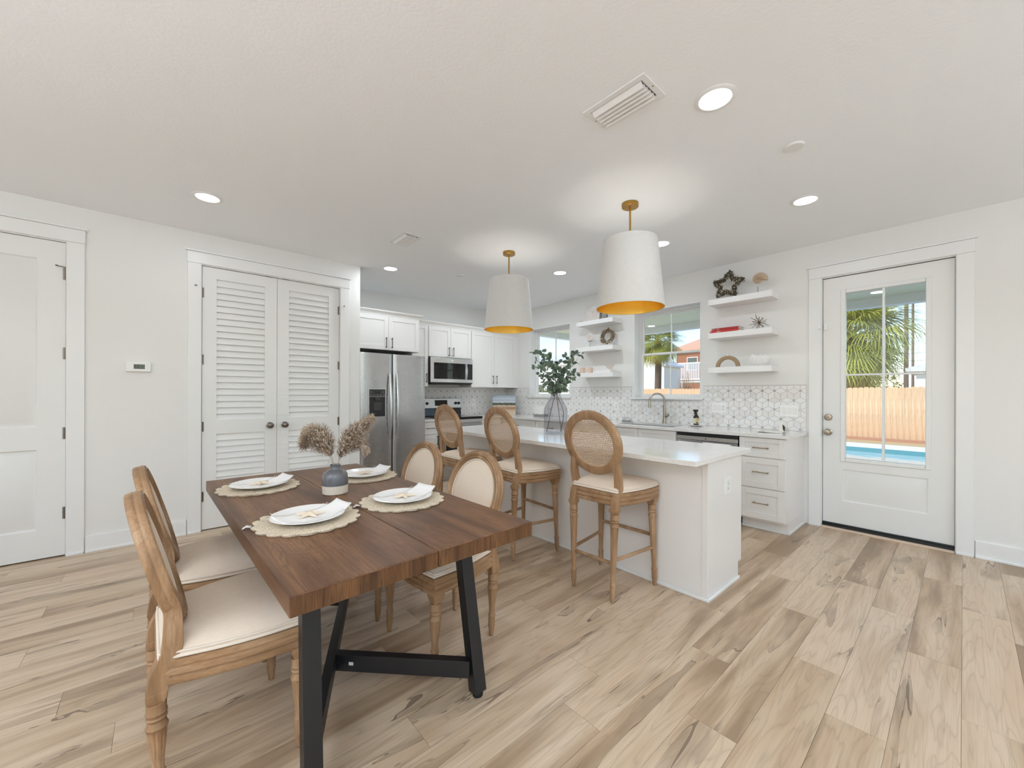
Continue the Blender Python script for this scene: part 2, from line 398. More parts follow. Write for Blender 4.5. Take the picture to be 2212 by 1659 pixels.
struct('wall_right', w, MT['wall_paint'], 'white wall with two kitchen windows and the glazed patio door', 'wall')
w = MB()        # wall behind the camera with a wide glazed opening
for a, b, z0, z1 in ((XE, -2.6, 0, ZC), (-2.6, 3.8, 2.45, ZC), (3.8, XW, 0, ZC)): w.box(a, b, YF-.15, YF, z0, z1)
struct('wall_rear', w, MT['wall_paint'], 'white living room wall behind the viewpoint with a wide glazed opening', 'wall')
w = MB()
for a, b, z0, z1 in ((YF, -2.4, 0, ZC), (-2.4, -.2, 0, .6), (-2.4, -.2, 2.35, ZC), (-.2, 1.0, 0, ZC), (1.0, 3.2, 0, .6), (1.0, 3.2, 2.35, ZC), (3.2, YL, 0, ZC)): w.box(XE-.15, XE, a, b, z0, z1)
struct('wall_far_left', w, MT['wall_paint'], 'white living room side wall with two wide windows', 'wall')
f = MB()
for x in (-2.6, -1.0, .6, 2.2, 3.75): f.box(x, x+.05, YF-.1, YF-.04, 0, 2.45)
f.box(-2.6, 3.8, YF-.1, YF-.04, 2.40, 2.45); f.box(-2.6, 3.8, YF-.1, YF-.04, 0, .06)
struct('window_5', f, MT['trim_paint'], 'white framed wide glazed opening behind the viewpoint', 'window')

# ---- baseboards
def bb_x(name, x0, x1, yy, label):      # on the left wall
    b = MB(); b.box(x0, x1, yy-.015, yy, 0, .132); b.box(x0, x1, yy-.026, yy-.0151, 0, .018)
    return struct(name, b, MT['trim_paint'], label, 'baseboard', .003)
bb_x('baseboard_left', D1[1]+.105, D2[0]-.105, YL, 'white baseboard between the panelled door and the louvred doors')
bb_x('baseboard_far_left', XE, D1[0]-.105, YL, 'white baseboard beyond the panelled door')
b = MB(); b.box(XW-.015, XW, YF, DR[0]-.105, 0, .132); b.box(XW-.026, XW-.0151, YF, DR[0]-.105, 0, .018)
struct('baseboard_right', b, MT['trim_paint'], 'white baseboard right of the glazed patio door', 'baseboard', .003)

# ---- door casings
def casing(name, label, M, w0, w1, top):      # local: a across, b out of the wall, c up
    c = thing(name, label, 'door casing', M @ Vector((w0, 0, 0)), 0, kind='structure')
    for s, e in ((w0-.100, w0-.004), (w1+.004, w1+.100)):
        MB(M).box(s, e, 0, .017, 0, top+.0055).build('side_casing', MT['trim_paint'], c, .002)
        MB(M).box(s+.004 if s < w0 else s-.0, e if s < w0 else e-.004, .0171, .027, 0, .018).build('shoe_moulding', MT['trim_paint'], c, .002)
    MB(M).box(w0-.104, w1+.104, 0, .021, top+.006, top+.108).build('head_casing', MT['trim_paint'], c, .002)
    MB(M).box(w0-.116, w1+.116, 0, .034, top+.109, top+.124).build('cap_moulding', MT['trim_paint'], c, .002)
    j = MB(M)
    j.box(w0-.0039, w0+.0012, -.068, .0012, 0, top); j.box(w1-.0012, w1+.0039, -.068, .0012, 0, top); j.box(w0-.0039, w1+.0039, -.068, .0012, top-.0012, top+.0059)
    j.build('jamb', MT['trim_paint'], c)
    return c
ML = Matrix(((1,0,0,0),(0,-1,0,YL),(0,0,1,0),(0,0,0,1)))
MRt = Matrix(((0,-1,0,XW),(1,0,0,0),(0,0,1,0),(0,0,0,1)))
casing('trim_1', 'white door casing with capped head around the panelled door', ML, D1[0], D1[1], D1[2])
casing('trim_2', 'white door casing with capped head around the louvred pantry doors', ML, D2[0], D2[1], D2[2])
casing('trim_3', 'white door casing with capped head around the glazed patio door', MRt, DR[0], DR[1], DR[2])

def hinge(M, a, z, parent, stop=0):
    h = MB(M); h.lathe([(.006, 0), (.006, .09)], (a, .004, z-.045), 10); h.box(a-.016, a+.016, -.0005, .0022, z-.045, z+.045)
    o = h.build('hinge', MT['pewter'], parent)
    if stop:
        s = MB(M); s.tube([(a, .006, z+.05), (a+stop*.045, .03, z+.052)], .0035, 8); s.lathe([(.002, -.006), (.008, -.004), (.008, .004), (.002, .006)], (a+stop*.045, .032, z+.052), 10)
        s.build('door_stop', MT['pewter'], o)
# ---- door 1: two raised panels
d = thing('door_1', 'white two panel interior door at the edge beside the thermostat wall', 'door', (D1[0], YL, 0), 0, kind='structure')
Y0 = -.012      # leaf face, behind the wall face
def leaf_frame(M, a0, a1, z0, z1, holes, face, thick):
    """flat leaf with rectangular holes (a0,a1,z0,z1)"""
    m = MB(M); zs = sorted({z0, z1, *[h[2] for h in holes], *[h[3] for h in holes]})
    hx0, hx1 = holes[0][0], holes[0][1]
    m.box(a0, hx0, face-thick, face, z0, z1); m.box(hx1, a1, face-thick, face, z0, z1)
    for i in range(len(zs)-1):
        za, zb = zs[i], zs[i+1]
        if not any(h[2] <= za and h[3] >= zb for h in holes): m.box(hx0, hx1, face-thick, face, za, zb)
    return m
def raised_panel(M, a0, a1, z0, z1, face, dep=.014, slope=.026):
    """sticking slopes in, flat, then bevel back up to the raised field"""
    m = MB(M)
    def ring(i, h): return [(a0+i, face-h, z0+i), (a1-i, face-h, z0+i), (a1-i, face-h, z1-i), (a0+i, face-h, z1-i)]
    m.loops([ring(0, 0), ring(.004, .001), ring(.013, dep), ring(.018, dep), ring(.018+slope, .003)], cap0=False, cap1=True)
    return m
hol = [(D1[0]+.145, D1[1]-.145, .224, .842), (D1[0]+.145, D1[1]-.145, 1.006, 2.30)]
leaf_frame(ML, D1[0]+.004, D1[1]-.004, .010, D1[2]-.005, hol, Y0, .035).build('door_leaf', MT['door_paint'], d)
for h in hol: raised_panel(ML, *h, Y0).build('panel', MT['door_paint'], d)
for k, z in enumerate((2.20, 1.58, .958, .337)): hinge(Matrix.Translation((0,.010,0)) @ ML, D1[1]-.002, z, d, -1 if k == 0 else 0)
B(D1[0]+.001, D1[1]-.001, YL+.052, YL+.069, .001, D1[2]).build('gap_shadow', MT['shadow_gap'], d)

# ---- louvred pair
gap = .8885
for name, a0, a1, lab, ks, hx in (('door_2', D2[0]+.005, gap-.0015, 'white louvred pantry door leaf on the left with knob at its right edge', -1, D2[0]+.002),
                              ('door_3', gap+.0015, D2[1]-.005, 'white louvred pantry door leaf nearer the refrigerator', 1, D2[1]-.002)):
    d = thing(name, lab, 'door', (a0, YL, 0), 0, kind='structure')
    hol = [(a0+.108, a1-.108, .20, .888), (a0+.108, a1-.108, 1.020, 2.340)]
    leaf_frame(ML, a0, a1, .010, D2[2]-.006, hol, Y0, .034).build('door_leaf', MT['door_paint'], d)
    pitch = .0587
    sm = MB(); wd = hol[0][1]-hol[0][0]-.001
    # one slat: tilted board, leading lower edge forward
    sm.loops([[(0, y, z), (wd, y, z), (wd, y2, z2), (0, y2, z2)] for (y, z, y2, z2) in ()]) if False else None
    prof = [(-.0005, -.034), (-.007, -.034), (-.0235, .029), (-.017, .031)]     # (out of wall, up)
    sm.prism(prof, lambda o_, u: (0, -o_-.0, u), lambda o_, u: (wd, -o_-.0, u))
    me = sm.mesh('slat', MT['door_paint'], False)
    for (h0, h1, z0, z1) in hol:
        nsl = int(round((z1-z0)/pitch)); p = (z1-z0)/nsl
        for i in range(nsl): 
            o = inst('slat', me, d); o.matrix_parent_inverse = Matrix.Translation(d.location).inverted(); o.location = (h0+.0005, YL-Y0+.0015, z0+(i+.5)*p)
    B(hol[0][0]-.005, hol[0][1]+.005, YL+.054, YL+.0575, .19, 2.35).build('back_board', MT['door_paint'], d)
    kx = a1-.062 if ks < 0 else a0+.068
    k = MB(); Mk = Matrix.Rotation(R(90), 3, 'X')
    k.lathe([(.030, 0), (.031, .004), (.024, .008), (.012, .012), (.010, .030), (.020, .036), (.0275, .044), (.029, .054), (.024, .064), (.010, .069), (.001, .070)], (kx, YL-Y0-.0002, .949), 24, M=Mk)
    k.build('knob', MT['pewter'], d)
    for kk, z in enumerate((2.20, 1.583, .962, .315)): hinge(Matrix.Translation((0,.010,0)) @ ML, hx, z, d, ks if kk == 0 else 0)
    B(a0, a1, YL+.060, YL+.069, .001, D2[2]).build('gap_shadow', MT['shadow_gap'], d)
    cx = (a0+a1)/2+ (.5*(a1-a0)-.075)*(-ks)
    B(cx-.03, cx+.03, YL+.003, YL+.012, D2[2]-.0035, D2[2]).build('catch', MT['pewter'], d)

# ---- glazed patio door
d = thing('door_4', 'white patio door with four glass panes over a raised panel', 'door', (XW, DR[0], 0), 0, kind='structure')
FD = -.030                              # leaf face behind the wall face
G = (.212, .735, .676, 2.228)           # glass y0 y1 z0 z1
P = (.193, .757, .266, .572)
leaf_frame(MRt, DR[0]+.004, DR[1]-.004, .05, DR[2]-.006, [(P[0], P[1], P[2], P[3]), (P[0], P[1], G[2]-.012, G[3]+.012)], FD, .045).build('door_leaf', MT['door_paint'], d)
raised_panel(MRt, *P, FD, .008, .03).build('panel', MT['door_paint'], d)
fr = MB(MRt)
for a0, a1, z0, z1 in ((G[0]-.036, G[0], G[2]-.034, G[3]+.036), (G[1], G[1]+.036, G[2]-.034, G[3]+.036), (G[0], G[1], G[2]-.034, G[2]), (G[0], G[1], G[3], G[3]+.036)): fr.box(a0, a1, FD-.05, FD+.009, z0, z1)
fr.build('glass_frame', MT['door_paint'], d, .006)
ym, zm = (G[0]+G[1])/2, 1.458
for z0, z1 in ((G[2], zm-.0085), (zm+.0085, G[3])):
    for a0, a1 in ((G[0], ym-.0085), (ym+.0085, G[1])):
        B(XW+.052, XW+.055, a0, a1, z0, z1).build('pane', MT['clear_glass'], d)
MB(MRt).box(ym-.0085, ym+.0085, FD-.045, FD+.002, G[2], G[3]).build('muntin', MT['door_paint'], d, .003)
MB(MRt).box(G[0], G[1], FD-.044, FD+.001, zm-.0085, zm+.0085).build('muntin', MT['door_paint'], d, .003)
Mk = Matrix.Rotation(R(-90), 3, 'Y')
k = MB(); k.lathe([(.031, 0), (.032, .006), (.020, .011), (.012, .015), (.012, .034), (.022, .040), (.029, .052), (.029, .060), (.022, .068), (.002, .070)], (XW+.0298, .862, .914), 24, M=Mk); k.build('door_knob', MT['nickel'], d)
k = MB(); k.lathe([(.031, 0), (.031, .010), (.026, .016), (.002, .018)], (XW+.0298, .862, 1.056), 24, M=Mk); k.box(XW-.012, XW+.014, .857, .867, 1.038, 1.074); k.build('deadbolt', MT['nickel'], d)
g = MB(); g.box(XW+.028, XW+.034, DR[0]+.0005, DR[0]+.0035, .03, DR[2]); g.box(XW+.028, XW+.034, DR[1]-.0035, DR[1]-.0005, .03, DR[2]); g.box(XW+.028, XW+.034, DR[0], DR[1], DR[2]-.0055, DR[2]-.0005)
g.build('weather_strip', MT['rubber'], d)
g = MB(); g.box(XW+.01, XW+.09, DR[0]+.001, DR[1]-.001, .014, .036); g.box(XW+.018, XW+.07, DR[0]+.001, DR[1]-.001, .037, .049); g.build('threshold', MT['black_metal'], d, .002)
B(XW-.028, XW+.10, DR[0]+.004, DR[1]-.004, .0005, .0135).build('sill_board', plain('sill_wood', srgb(222,200,178), .5), d, .002)
s = thing('door_sensor', 'small white alarm contact on the upper edge of the patio door', 'sensor', (XW, .885, 1.92))
B(XW+.011, XW+.0295, .868, .894, 1.895, 1.957).build('sensor_body', MT['white_plastic'], s, .003)
B(XW-.028, XW-.0172, .9135, .934, 1.905, 1.948).build('magnet', MT['white_plastic'], s, .003)

# ---- kitchen windows
def window(name, y0, y1, label):
    w = thing(name, label, 'window', (XW, (y0+y1)/2, WZ[0]), 0, kind='structure')
    z0, z1 = WZ; xf = XW+.135
    f = MB(); t_ = .034
    f.box(xf, xf+.05, y0+.001, y0+t_, z0+.001, z1-.001); f.box(xf, xf+.05, y1-t_, y1-.001, z0+.001, z1-.001); f.box(xf, xf+.05, y0+t_, y1-t_, z0+.001, z0+t_); f.box(xf, xf+.05, y0+t_, y1-t_, z1-.001-t_, z1-.001)
    f.build('window_frame', MT['trim_paint'], w, .002)
    zm = 1.795; ya, yb = y0+t_, y1-t_; yc = (ya+yb)/2
    for nm, x0, za, zb in (('upper_sash', xf+.026, zm-.005, z1-t_-.001), ('lower_sash', xf+.004, z0+t_, zm+.024)):
        s = MB(); q = .026
        s.box(x0, x0+.02, ya, ya+q, za, zb); s.box(x0, x0+.02, yb-q, yb, za, zb); s.box(x0, x0+.02, ya+q, yb-q, za, za+q+.006); s.box(x0, x0+.02, ya+q, yb-q, zb-q, zb)
        so = s.build(nm, MT['trim_paint'], w, .002)
        for a0, a1 in ((ya+q, yc-.007), (yc+.007, yb-q)): B(x0+.009, x0+.012, a0, a1, za+q+.006, zb-q).build('pane', MT['clear_glass'], so)
        B(x0+.004, x0+.017, yc-.007, yc+.007, za+q+.006, zb-q).build('muntin', MT['trim_paint'], so)
    B(XW-.034, XW+.134, y0-.03, y1+.03, z0-.024, z0+.0).build('window_sill', MT['trim_paint'], w, .004) if False else None
    s = MB(); s.box(XW-.036, XW-.0005, y0-.03, y1+.03, z0-.002, z0+.020); s.box(XW, XW+.134, y0+.001, y1-.001, z0+.0005, z0+.020); s.build('window_sill', MT['trim_paint'], w, .003)
    l = MB(); l.box(XW-.004, XW+.134, y0+.001, y1-.001, z1-.012, z1-.0005); l.box(XW+.0, XW+.134, y1-.011, y1-.001, z0+.021, z1-.012); l.box(XW, XW+.134, y0+.001, y0+.011, z0+.021, z1-.012); l.build('reveal_lining', MT['trim_paint'], w)
    r = MB(); r.box(XW+.001, XW+.075, y1-.017, y1-.0112, z0+.0205, 1.365); r.build('tile_return', MT['marble_tile'], w)
window('window_1', *W1, 'kitchen window behind the leafy branches in the glass jug')
window('window_2', *W2, 'kitchen window above the sink and tap')

# ---- hexagon-star backsplash
def clip(poly, axis, val, keep_less):
    out = []
    for i in range(len(poly)):
        p, q = poly[i], poly[(i+1) % len(poly)]
        ip = (p[axis] <= val) if keep_less else (p[axis] >= val); iq = (q[axis] <= val) if keep_less else (q[axis] >= val)
        if ip: out.append(p)
        if ip != iq:
            t_ = (val-p[axis])/(q[axis]-p[axis]); out.append((p[0]+(q[0]-p[0])*t_, p[1]+(q[1]-p[1])*t_))
    return out
def clip_rect(poly, r):
    for ax, v, less in ((0, r[0], False), (0, r[1], True), (1, r[2], False), (1, r[3], True)):
        if len(poly) < 3: return []
        poly = clip(poly, ax, v, less)
    return poly if len(poly) >= 3 else []
def area(p): return abs(sum(p[i][0]*p[(i+1) % len(p)][1]-p[(i+1) % len(p)][0]*p[i][1] for i in range(len(p))))/2
TA = .112
def rhomb(k):
    """tile k of three, centred on 0, long axis at k*60 deg, tips cut for the dot"""
    L, S = TA/2, TA/2/math.sqrt(3); g = .0017
    f = 1 - g/(S*math.cos(R(30)))
    L *= f; S *= f; cut = .0125
    yy = S*(cut-(TA/2-L))/L if cut > TA/2-L else 0
    tip = TA/2-cut; yy = S*(1-tip/L)
    pts = [(tip, -yy), (tip, yy), (0, S), (-tip, yy), (-tip, -yy), (0, -S)]
    a = R(60*k); return [(x*math.cos(a)-y*math.sin(a), x*math.sin(a)+y*math.cos(a)) for x, y in pts]
RH = [rhomb(k) for k in range(3)]
def backsplash(label, x0, x1, zlo, cols, M, n_single, origin):
    """cols: (a0,a1,ztop); M maps (a, out, up)"""
    bs = MB(M)
    for a0, a1, zt in cols: bs.box(a0, a1, .0005, .005, zlo, zt)
    o = tag(bs.build('wall_backsplash', MT['grout'], None, 0, False), label, 'backsplash', kind='structure')
    pieces = []; dots = MB(M)
    hrow = TA*math.sqrt(3)/2
    for j in range(-1, int((1.4-zlo)/hrow)+2):
        for i in range(-1, int((x1-x0)/TA)+2):
            px, pz = origin[0]+TA*(i+.5*(j % 2)), origin[1]+hrow*j
            for k in range(3):
                cx, cz = px+TA/2*math.cos(R(60*k)), pz+TA/2*math.sin(R(60*k))
                poly = [(cx+a, cz+b) for a, b in RH[k]]
                for c in cols:
                    q = clip_rect(poly, (c[0]+.001, c[1]-.001, zlo+.001, c[2]-.001))
                    if q and area(q) > 6e-5: pieces.append((cx, cz, k, q, abs(area(q)-area(poly)) < 1e-7))
            for c in cols:
                if c[0]+.01 < px < c[1]-.01 and zlo+.01 < pz < c[2]-.01:
                    dots.prism([(px+.0088*math.cos(R(60*q_)), pz+.0088*math.sin(R(60*q_))) for q_ in range(6)], lambda a, b: (a, .004, b), lambda a, b: (a, .0085, b)); break
    pieces.sort(key=lambda p: (p[0]))
    me3 = [MB(M).prism(RH[k], lambda a, b: (a, .004, b), lambda a, b: (a, .0082, b)).mesh('tile', MT['marble_tile'], False) for k in range(3)]
    Mo = M.to_3x3(); rest = MB(M)
    for n_, (cx, cz, k, q, whole) in enumerate(pieces):
        if n_ < n_single:
            if whole:
                t_ = inst('tile', me3[k], o); base = M @ Vector((0,0,0)); t_.location = (M @ Vector((cx, 0, cz))) - base
            else: 
                MB(M).prism(q, lambda a, b: (a, .004, b), lambda a, b: (a, .0082, b)).build('tile', MT['marble_tile'], o, smooth=False)
        else: rest.prism(q, lambda a, b: (a, .004, b), lambda a, b: (a, .0082, b))
    if rest.v: tag(rest.build('tile_field', MT['marble_tile'], o, smooth=False), kind='stuff')
    tag(dots.build('dot_field', MT['dot_tile'], o, smooth=False), kind='stuff')
    B_ = MB(M)
    for a0, a1, zt in cols:
        if zt > 1.3: B_.box(a0, a1, .0005, .009, zt+.0003, zt+.006)
    B_.build('edge_strip', MT['mid_grey'] if False else MT['grout'], o, smooth=False)
    return o
ZT = .905
cols = [(1.03, W2[0]-.03, 1.365), (W2[0]-.03, W2[1]+.03, WZ[0]-.003), (W2[1]+.03, W1[0]-.03, 1.365), (W1[0]-.03, W1[1]+.03, WZ[0]-.003), (W1[1]+.03, YB-.009, 1.365)]
backsplash('white star and diamond mosaic backsplash with grey grout under the windows', 1.03, YB, ZT+.0005, cols, MRt, 290, (1.078, .922))
MBk = Matrix(((1,0,0,0),(0,-1,0,YB),(0,0,1,0),(0,0,0,1)))
backsplash('white star and diamond mosaic backsplash behind the range', 2.72, XW, ZT+.0005, [(2.72, XW-.001, 1.372)], MBk, 0, (2.74, .922))
# ================================================================ KITCHEN
ZI = .895                      # island worktop
FY = 5.29; FX = 4.19           # upper cabinet face (back wall), base cabinet face (right wall)
def MY(y): return Matrix(((1,0,0,0),(0,-1,0,y),(0,0,1,0),(0,0,0,1)))       # faces -Y: a = x
def MX(x): return Matrix(((0,-1,0,x),(1,0,0,0),(0,0,1,0),(0,0,0,1)))       # faces -X: a = y
def shaker(M, a0, a1, z0, z1, name, parent, rail=.057, th=.019, mat='cabinet_paint'):
    m = MB(M); r = rail if (z1-z0) > .2 else .042
    m.box(a0, a0+rail, 0, th, z0, z1); m.box(a1-rail, a1, 0, th, z0, z1); m.box(a0+rail, a1-rail, 0, th, z0, z0+r); m.box(a0+rail, a1-rail, 0, th, z1-r, z1)
    m.box(a0+rail, a1-rail, 0, th-.008, z0+r, z1-r)
    return m.build(name, MT[mat], parent, .0015)
def pull(M, a, z, L, vertical, parent, th=.019, mat='pull_metal'):
    m = MB(M); h = L/2; o = th+.028
    def q(t, d): return (a, d, z+t) if vertical else (a+t, d, z)
    m.tube([q(-h, o), q(h, o)], .0052, 8)
    for s in (-1, 1): m.tube([q(s*(h-.012), th-.001), q(s*(h-.012), o)], .0052, 8); m.tube([q(s*h, o), q(s*(h-.02), o)], .0068, 8)
    return m.build('handle', MT[mat], parent)

# ---- upper cabinets on the back wall
def upper(label, x0, x1, z0, z1, y, doors, handles, hz):
    c = thing('wall_cabinet', label, 'cabinet', ((x0+x1)/2, YB, z0))
    B(x0, x1, y, YB-.001, z0, z1).build('body', MT['cabinet_paint'], c, .001)
    for (a0, a1), ha in zip(doors, handles):
        d = shaker(MY(y-.0005), a0, a1, z0+.003, z1-.003, 'door', c)
        pull(MY(y-.0005), ha, hz, .135, True, d)
    return c
upper('white shaker cabinet over the refrigerator', 1.80, 2.69, 1.838, 2.285, 5.02, [(1.803, 2.243), (2.247, 2.687)], (2.205, 2.285), 1.935)
upper('narrow white shaker cabinet between refrigerator and microwave', 2.715, 2.985, 1.372, 2.285, FY, [(2.718, 2.982)], (2.947,), 1.50)
upper('white shaker cabinet above the microwave', 2.99, 3.765, 1.825, 2.285, FY, [(2.993, 3.376), (3.380, 3.762)], (3.338, 3.418), 1.915)
upper('tall white shaker wall cabinet right of the microwave', 3.77, 4.725, 1.372, 2.285, FY, [(3.773, 4.245), (4.249, 4.722)], (4.207, 4.287), 1.505)
def crown(name, label, pts, z, kind='structure'):
    """pts: outline of the cabinet top, swept outwards"""
    c = MB(); prof = [(0, 0), (.004, .004), (.006, .012), (.022, .034), (.042, .050), (.046, .056), (.046, .066), (0, .066)]
    rings = []
    n = len(pts)
    for i, p in enumerate(pts):
        p = Vector(p); d0 = (p-Vector(pts[i-1])).normalized() if i else None; d1 = (Vector(pts[i+1])-p).normalized() if i < n-1 else None
        nrm = lambda d: Vector((d.y, -d.x))
        if d0 is None: o = nrm(d1)
        elif d1 is None: o = nrm(d0)
        else: a, b = nrm(d0), nrm(d1); o = (a+b)/(1+a.dot(b))
        rings.append([(p.x+o.x*q, p.y+o.y*q, z+h) for q, h in prof])
    c.loops(rings); return tag(c.build(name, MT['cabinet_paint'], None), label, 'crown moulding', kind=kind)
crown('trim_4', 'white crown moulding on the cabinet over the refrigerator', [(1.80, 5.019), (2.69, 5.019), (2.69, YB-.002)], 2.286)
crown('trim_5', 'long white crown moulding along the wall cabinets beside the microwave', [(2.738, FY-.001), (4.725, FY-.001), (4.799, FY-.001)], 2.286)
tag(B(4.7265, XW-.0005, FY, FY+.018, 1.372, 2.285).build('filler_strip', MT['cabinet_paint'], None, .001), 'narrow white filler strip between the tall wall cabinet and the window wall', 'filler strip', kind='structure')

# ---- refrigerator
fx0, fx1, fy = 1.80, 2.705, 4.85
r = thing('refrigerator', 'stainless side by side refrigerator with water dispenser', 'refrigerator', ((fx0+fx1)/2, 5.2, 0))
B(fx0+.004, fx1-.004, fy+.075, YB-.02, .02, 1.765).build('cabinet', MT['dark_grey'], r, .004)
B(fx0+.02, fx1-.02, fy+.09, fy+.12, .0, .075).build('kick_grille', MT['black_plastic'], r)
xs = 2.232
def fdoor(a0, a1):
    m = MB(); pr = [(a0, fy+.073), (a0, fy+.016), (a0+.006, fy+.006), (a0+.016, fy)] + [(a0+.016+(a1-a0-.032)*i/8, fy-.010*math.sin(math.pi*i/8)) for i in range(1, 8)] + [(a1-.016, fy), (a1-.006, fy+.006), (a1, fy+.016), (a1, fy+.073)]
    m.prism(pr, lambda a, b: (a, b, .085), lambda a, b: (a, b, 1.775)); return m
for a0, a1 in ((fx0, xs-.004), (xs+.004, fx1)):
    dr = fdoor(a0, a1).build('door', MT['stainless'], r, .004, angle=50)
    hx, sg = (a1-.040, 1) if a1 < xs else (a0+.045, -1)
    m = MB(); pts = [(hx, fy-.022-.040*math.sin(math.pi*(i/12)), .69+.835*i/12) for i in range(13)]
    m.tube(pts, 1.0, 8, flat=(.030, .014), up=(0, 1, 0)); 
    for z in (.705, 1.51): m.box(hx-.011, hx+.011, fy-.030, fy+.002, z-.018, z+.018)
    m.build('handle', MT['stainless_light'], dr, .003)
    if a1 < xs: left_door = dr
dp = B(1.912, 2.136, fy-.0165, fy+.02, .972, 1.332).build('dispenser', MT['stainless_light'], left_door, .004)
m = MB(); m.box(1.922, 2.126, fy-.0195, fy-.0165, 1.232, 1.322); m.build('dispenser_panel', MT['dark_grey'], left_door)
m = MB(); m.box(1.922, 2.126, fy-.0178, fy-.0166, .982, 1.229); m.build('dispenser_recess', MT['black_plastic'], left_door)
m = MB(); m.box(1.99, 2.06, fy-.030, fy-.018, 1.185, 1.228); m.box(1.975, 2.075, fy-.024, fy-.018, 1.06, 1.16); m.build('dispenser_paddle', MT['dark_grey'], left_door, .004)
m = MB(); m.box(1.985, 2.055, fy-.0205, fy-.0196, 1.272, 1.304); m.build('display', MT['black_glass'], left_door)
m = MB()
for i in range(5): m.lathe([(.006, 0), (.006, .001)], (1.94+.042*i, fy-.0196, 1.250), 10, M=Matrix.Rotation(R(90), 3, 'X'))
for x in (1.94, 2.10): m.lathe([(.006, 0), (.006, .001)], (x, fy-.0196, 1.288), 10, M=Matrix.Rotation(R(90), 3, 'X'))
tag(m.build('button', MT['button_grey'], left_door), kind='stuff')
m = MB(); m.lathe([(.017, 0), (.017, .002), (.013, .0025)], (2.612, fy-.0035, 1.690), 20, M=Matrix.Rotation(R(90), 3, 'X')); m.build('badge', MT['chrome'], r)

# ---- microwave
mx0, mx1, my, mz0, mz1 = 2.995, 3.762, 5.235, 1.425, 1.818
mw = thing('microwave', 'stainless over the range microwave with dark window', 'microwave', ((mx0+mx1)/2, YB, mz0))
B(mx0, mx1, my, YB-.001, mz0, mz1).build('case', MT['dark_grey'], mw, .003)
def bowx(x): return my-.012-.018*math.sin(math.pi*(x-mx0)/(mx1-mx0))
m = MB(); ptsb = [(mx0+.002+(mx1-mx0-.004)*i/16, bowx(mx0+(mx1-mx0)*i/16)) for i in range(17)]
m.prism([(mx0+.002, my-.001)]+ptsb+[(mx1-.002, my-.001)], lambda a, b: (a, b, mz0+.014), lambda a, b: (a, b, mz1-.002)); m.build('front', MT['stainless_light'], mw, .002, angle=50)
def bowed(x0, x1, z0, z1, out):
    q = MB(); p = [(x0+(x1-x0)*i/10, bowx(x0+(x1-x0)*i/10)-out) for i in range(11)]; b_ = [(x, y+out+.004) for x, y in reversed(p)]
    return q.prism(p+b_, lambda a, b: (a, b, z0), lambda a, b: (a, b, z1))
wz0, wz1 = mz0+.066, mz1-.082
bowed(mx0+.055, mx1-.155, wz0, wz1, .0015).build('window', MT['black_glass'], mw)
bowed(mx1-.118, mx1-.008, wz0-.002, wz1+.002, .0015).build('control_panel', MT['black_plastic'], mw)
m = MB()
for i in range(4):
    for j in range(7):
        x = mx1-.103+.024*i; y = bowx(x)-.0022; m.box(x, x+.013, y-.0008, y+.001, wz0+.012+.026*j, wz0+.020+.026*j)
tag(m.build('button', MT['dark_grey'], mw), kind='stuff')
m = MB(); x = mx1-.135; m.tube([(x, bowx(x)-.008-.022*math.sin(math.pi*i/10), wz0-.006+(wz1-wz0+.012)*i/10) for i in range(11)], 1.0, 8, flat=(.018, .016), up=(0,1,0)); m.build('handle', MT['stainless_light'], mw)
m = MB(); m.lathe([(.014, 0), (.014, .001)], (3.36, bowx(3.36)-.001, mz1-.042), 18, M=Matrix.Rotation(R(90), 3, 'X')); m.build('badge', MT['white_plastic'], mw)
m = MB(); m.box(mx0+.03, mx1-.03, my+.02, YB-.06, mz0-.014, mz0-.0005); m.build('vent_tray', MT['dark_grey'], mw)

# ---- range
rx0, rx1, ry = 2.998, 3.758, 4.965
rg = thing('range', 'stainless electric range with black glass cooktop', 'range', ((rx0+rx1)/2, 5.25, 0))
B(rx0, rx1, ry+.03, YB-.012, .0, .885).build('body', MT['stainless'], rg, .002)
m = MB(); m.box(rx0-.002, rx1+.002, ry-.012, YB-.10, .886, .920); m.build('cooktop', MT['black_glass'], rg, .006)
for (x, y, q) in ((3.19, 5.12, .09), (3.57, 5.12, .11), (3.19, 5.36, .075), (3.57, 5.36, .085)):
    MB().lathe([(q-.003, .9203), (q-.003, .9208), (q, .9208), (q, .9203)], (x, y, 0), 32, cap0=False, cap1=False).build('burner_ring', MT['mid_grey'], rg)
m = MB(); m.prism([(YB-.012, .921), (YB-.075, .921), (YB-.062, 1.035), (YB-.012, 1.035)], lambda y, z: (rx0, y, z), lambda y, z: (rx1, y, z)); m.build('backguard_base', MT['black_glass'], rg)
m = MB(); m.prism([(YB-.012, 1.036), (YB-.075, 1.036), (YB-.052, 1.190), (YB-.03, 1.200), (YB-.012, 1.200)], lambda y, z: (rx0, y, z), lambda y, z: (rx1, y, z)); bgd = m.build('backguard', MT['stainless_light'], rg, .004)
tilt = Matrix.Rotation(R(90-8.5), 3, 'X')
def on_guard(x, z): return (x, YB-.075+(z-1.036)*.149, z)
for x in (3.055, 3.125, 3.655, 3.715):
    MB().lathe([(.0235, -.001), (.0235, .003), (.019, .005), (.017, .022), (.001, .024)], on_guard(x, 1.112), 20, M=tilt).box(x-.004, x+.004, YB-.093, YB-.078, 1.094, 1.130).build('knob', MT['black_plastic'], rg)
m = MB(Matrix.Translation(on_guard(3.38, 1.118)) @ Matrix.Rotation(R(-8.5), 4, 'X')); m.box(-.115, .115, -.003, .001, -.046, .046); m.build('display', MT['black_glass'], rg)
B(rx0+.002, rx1-.002, ry-.004, ry+.0295, .835, .885).build('front_rail', MT['stainless_light'], rg, .003)
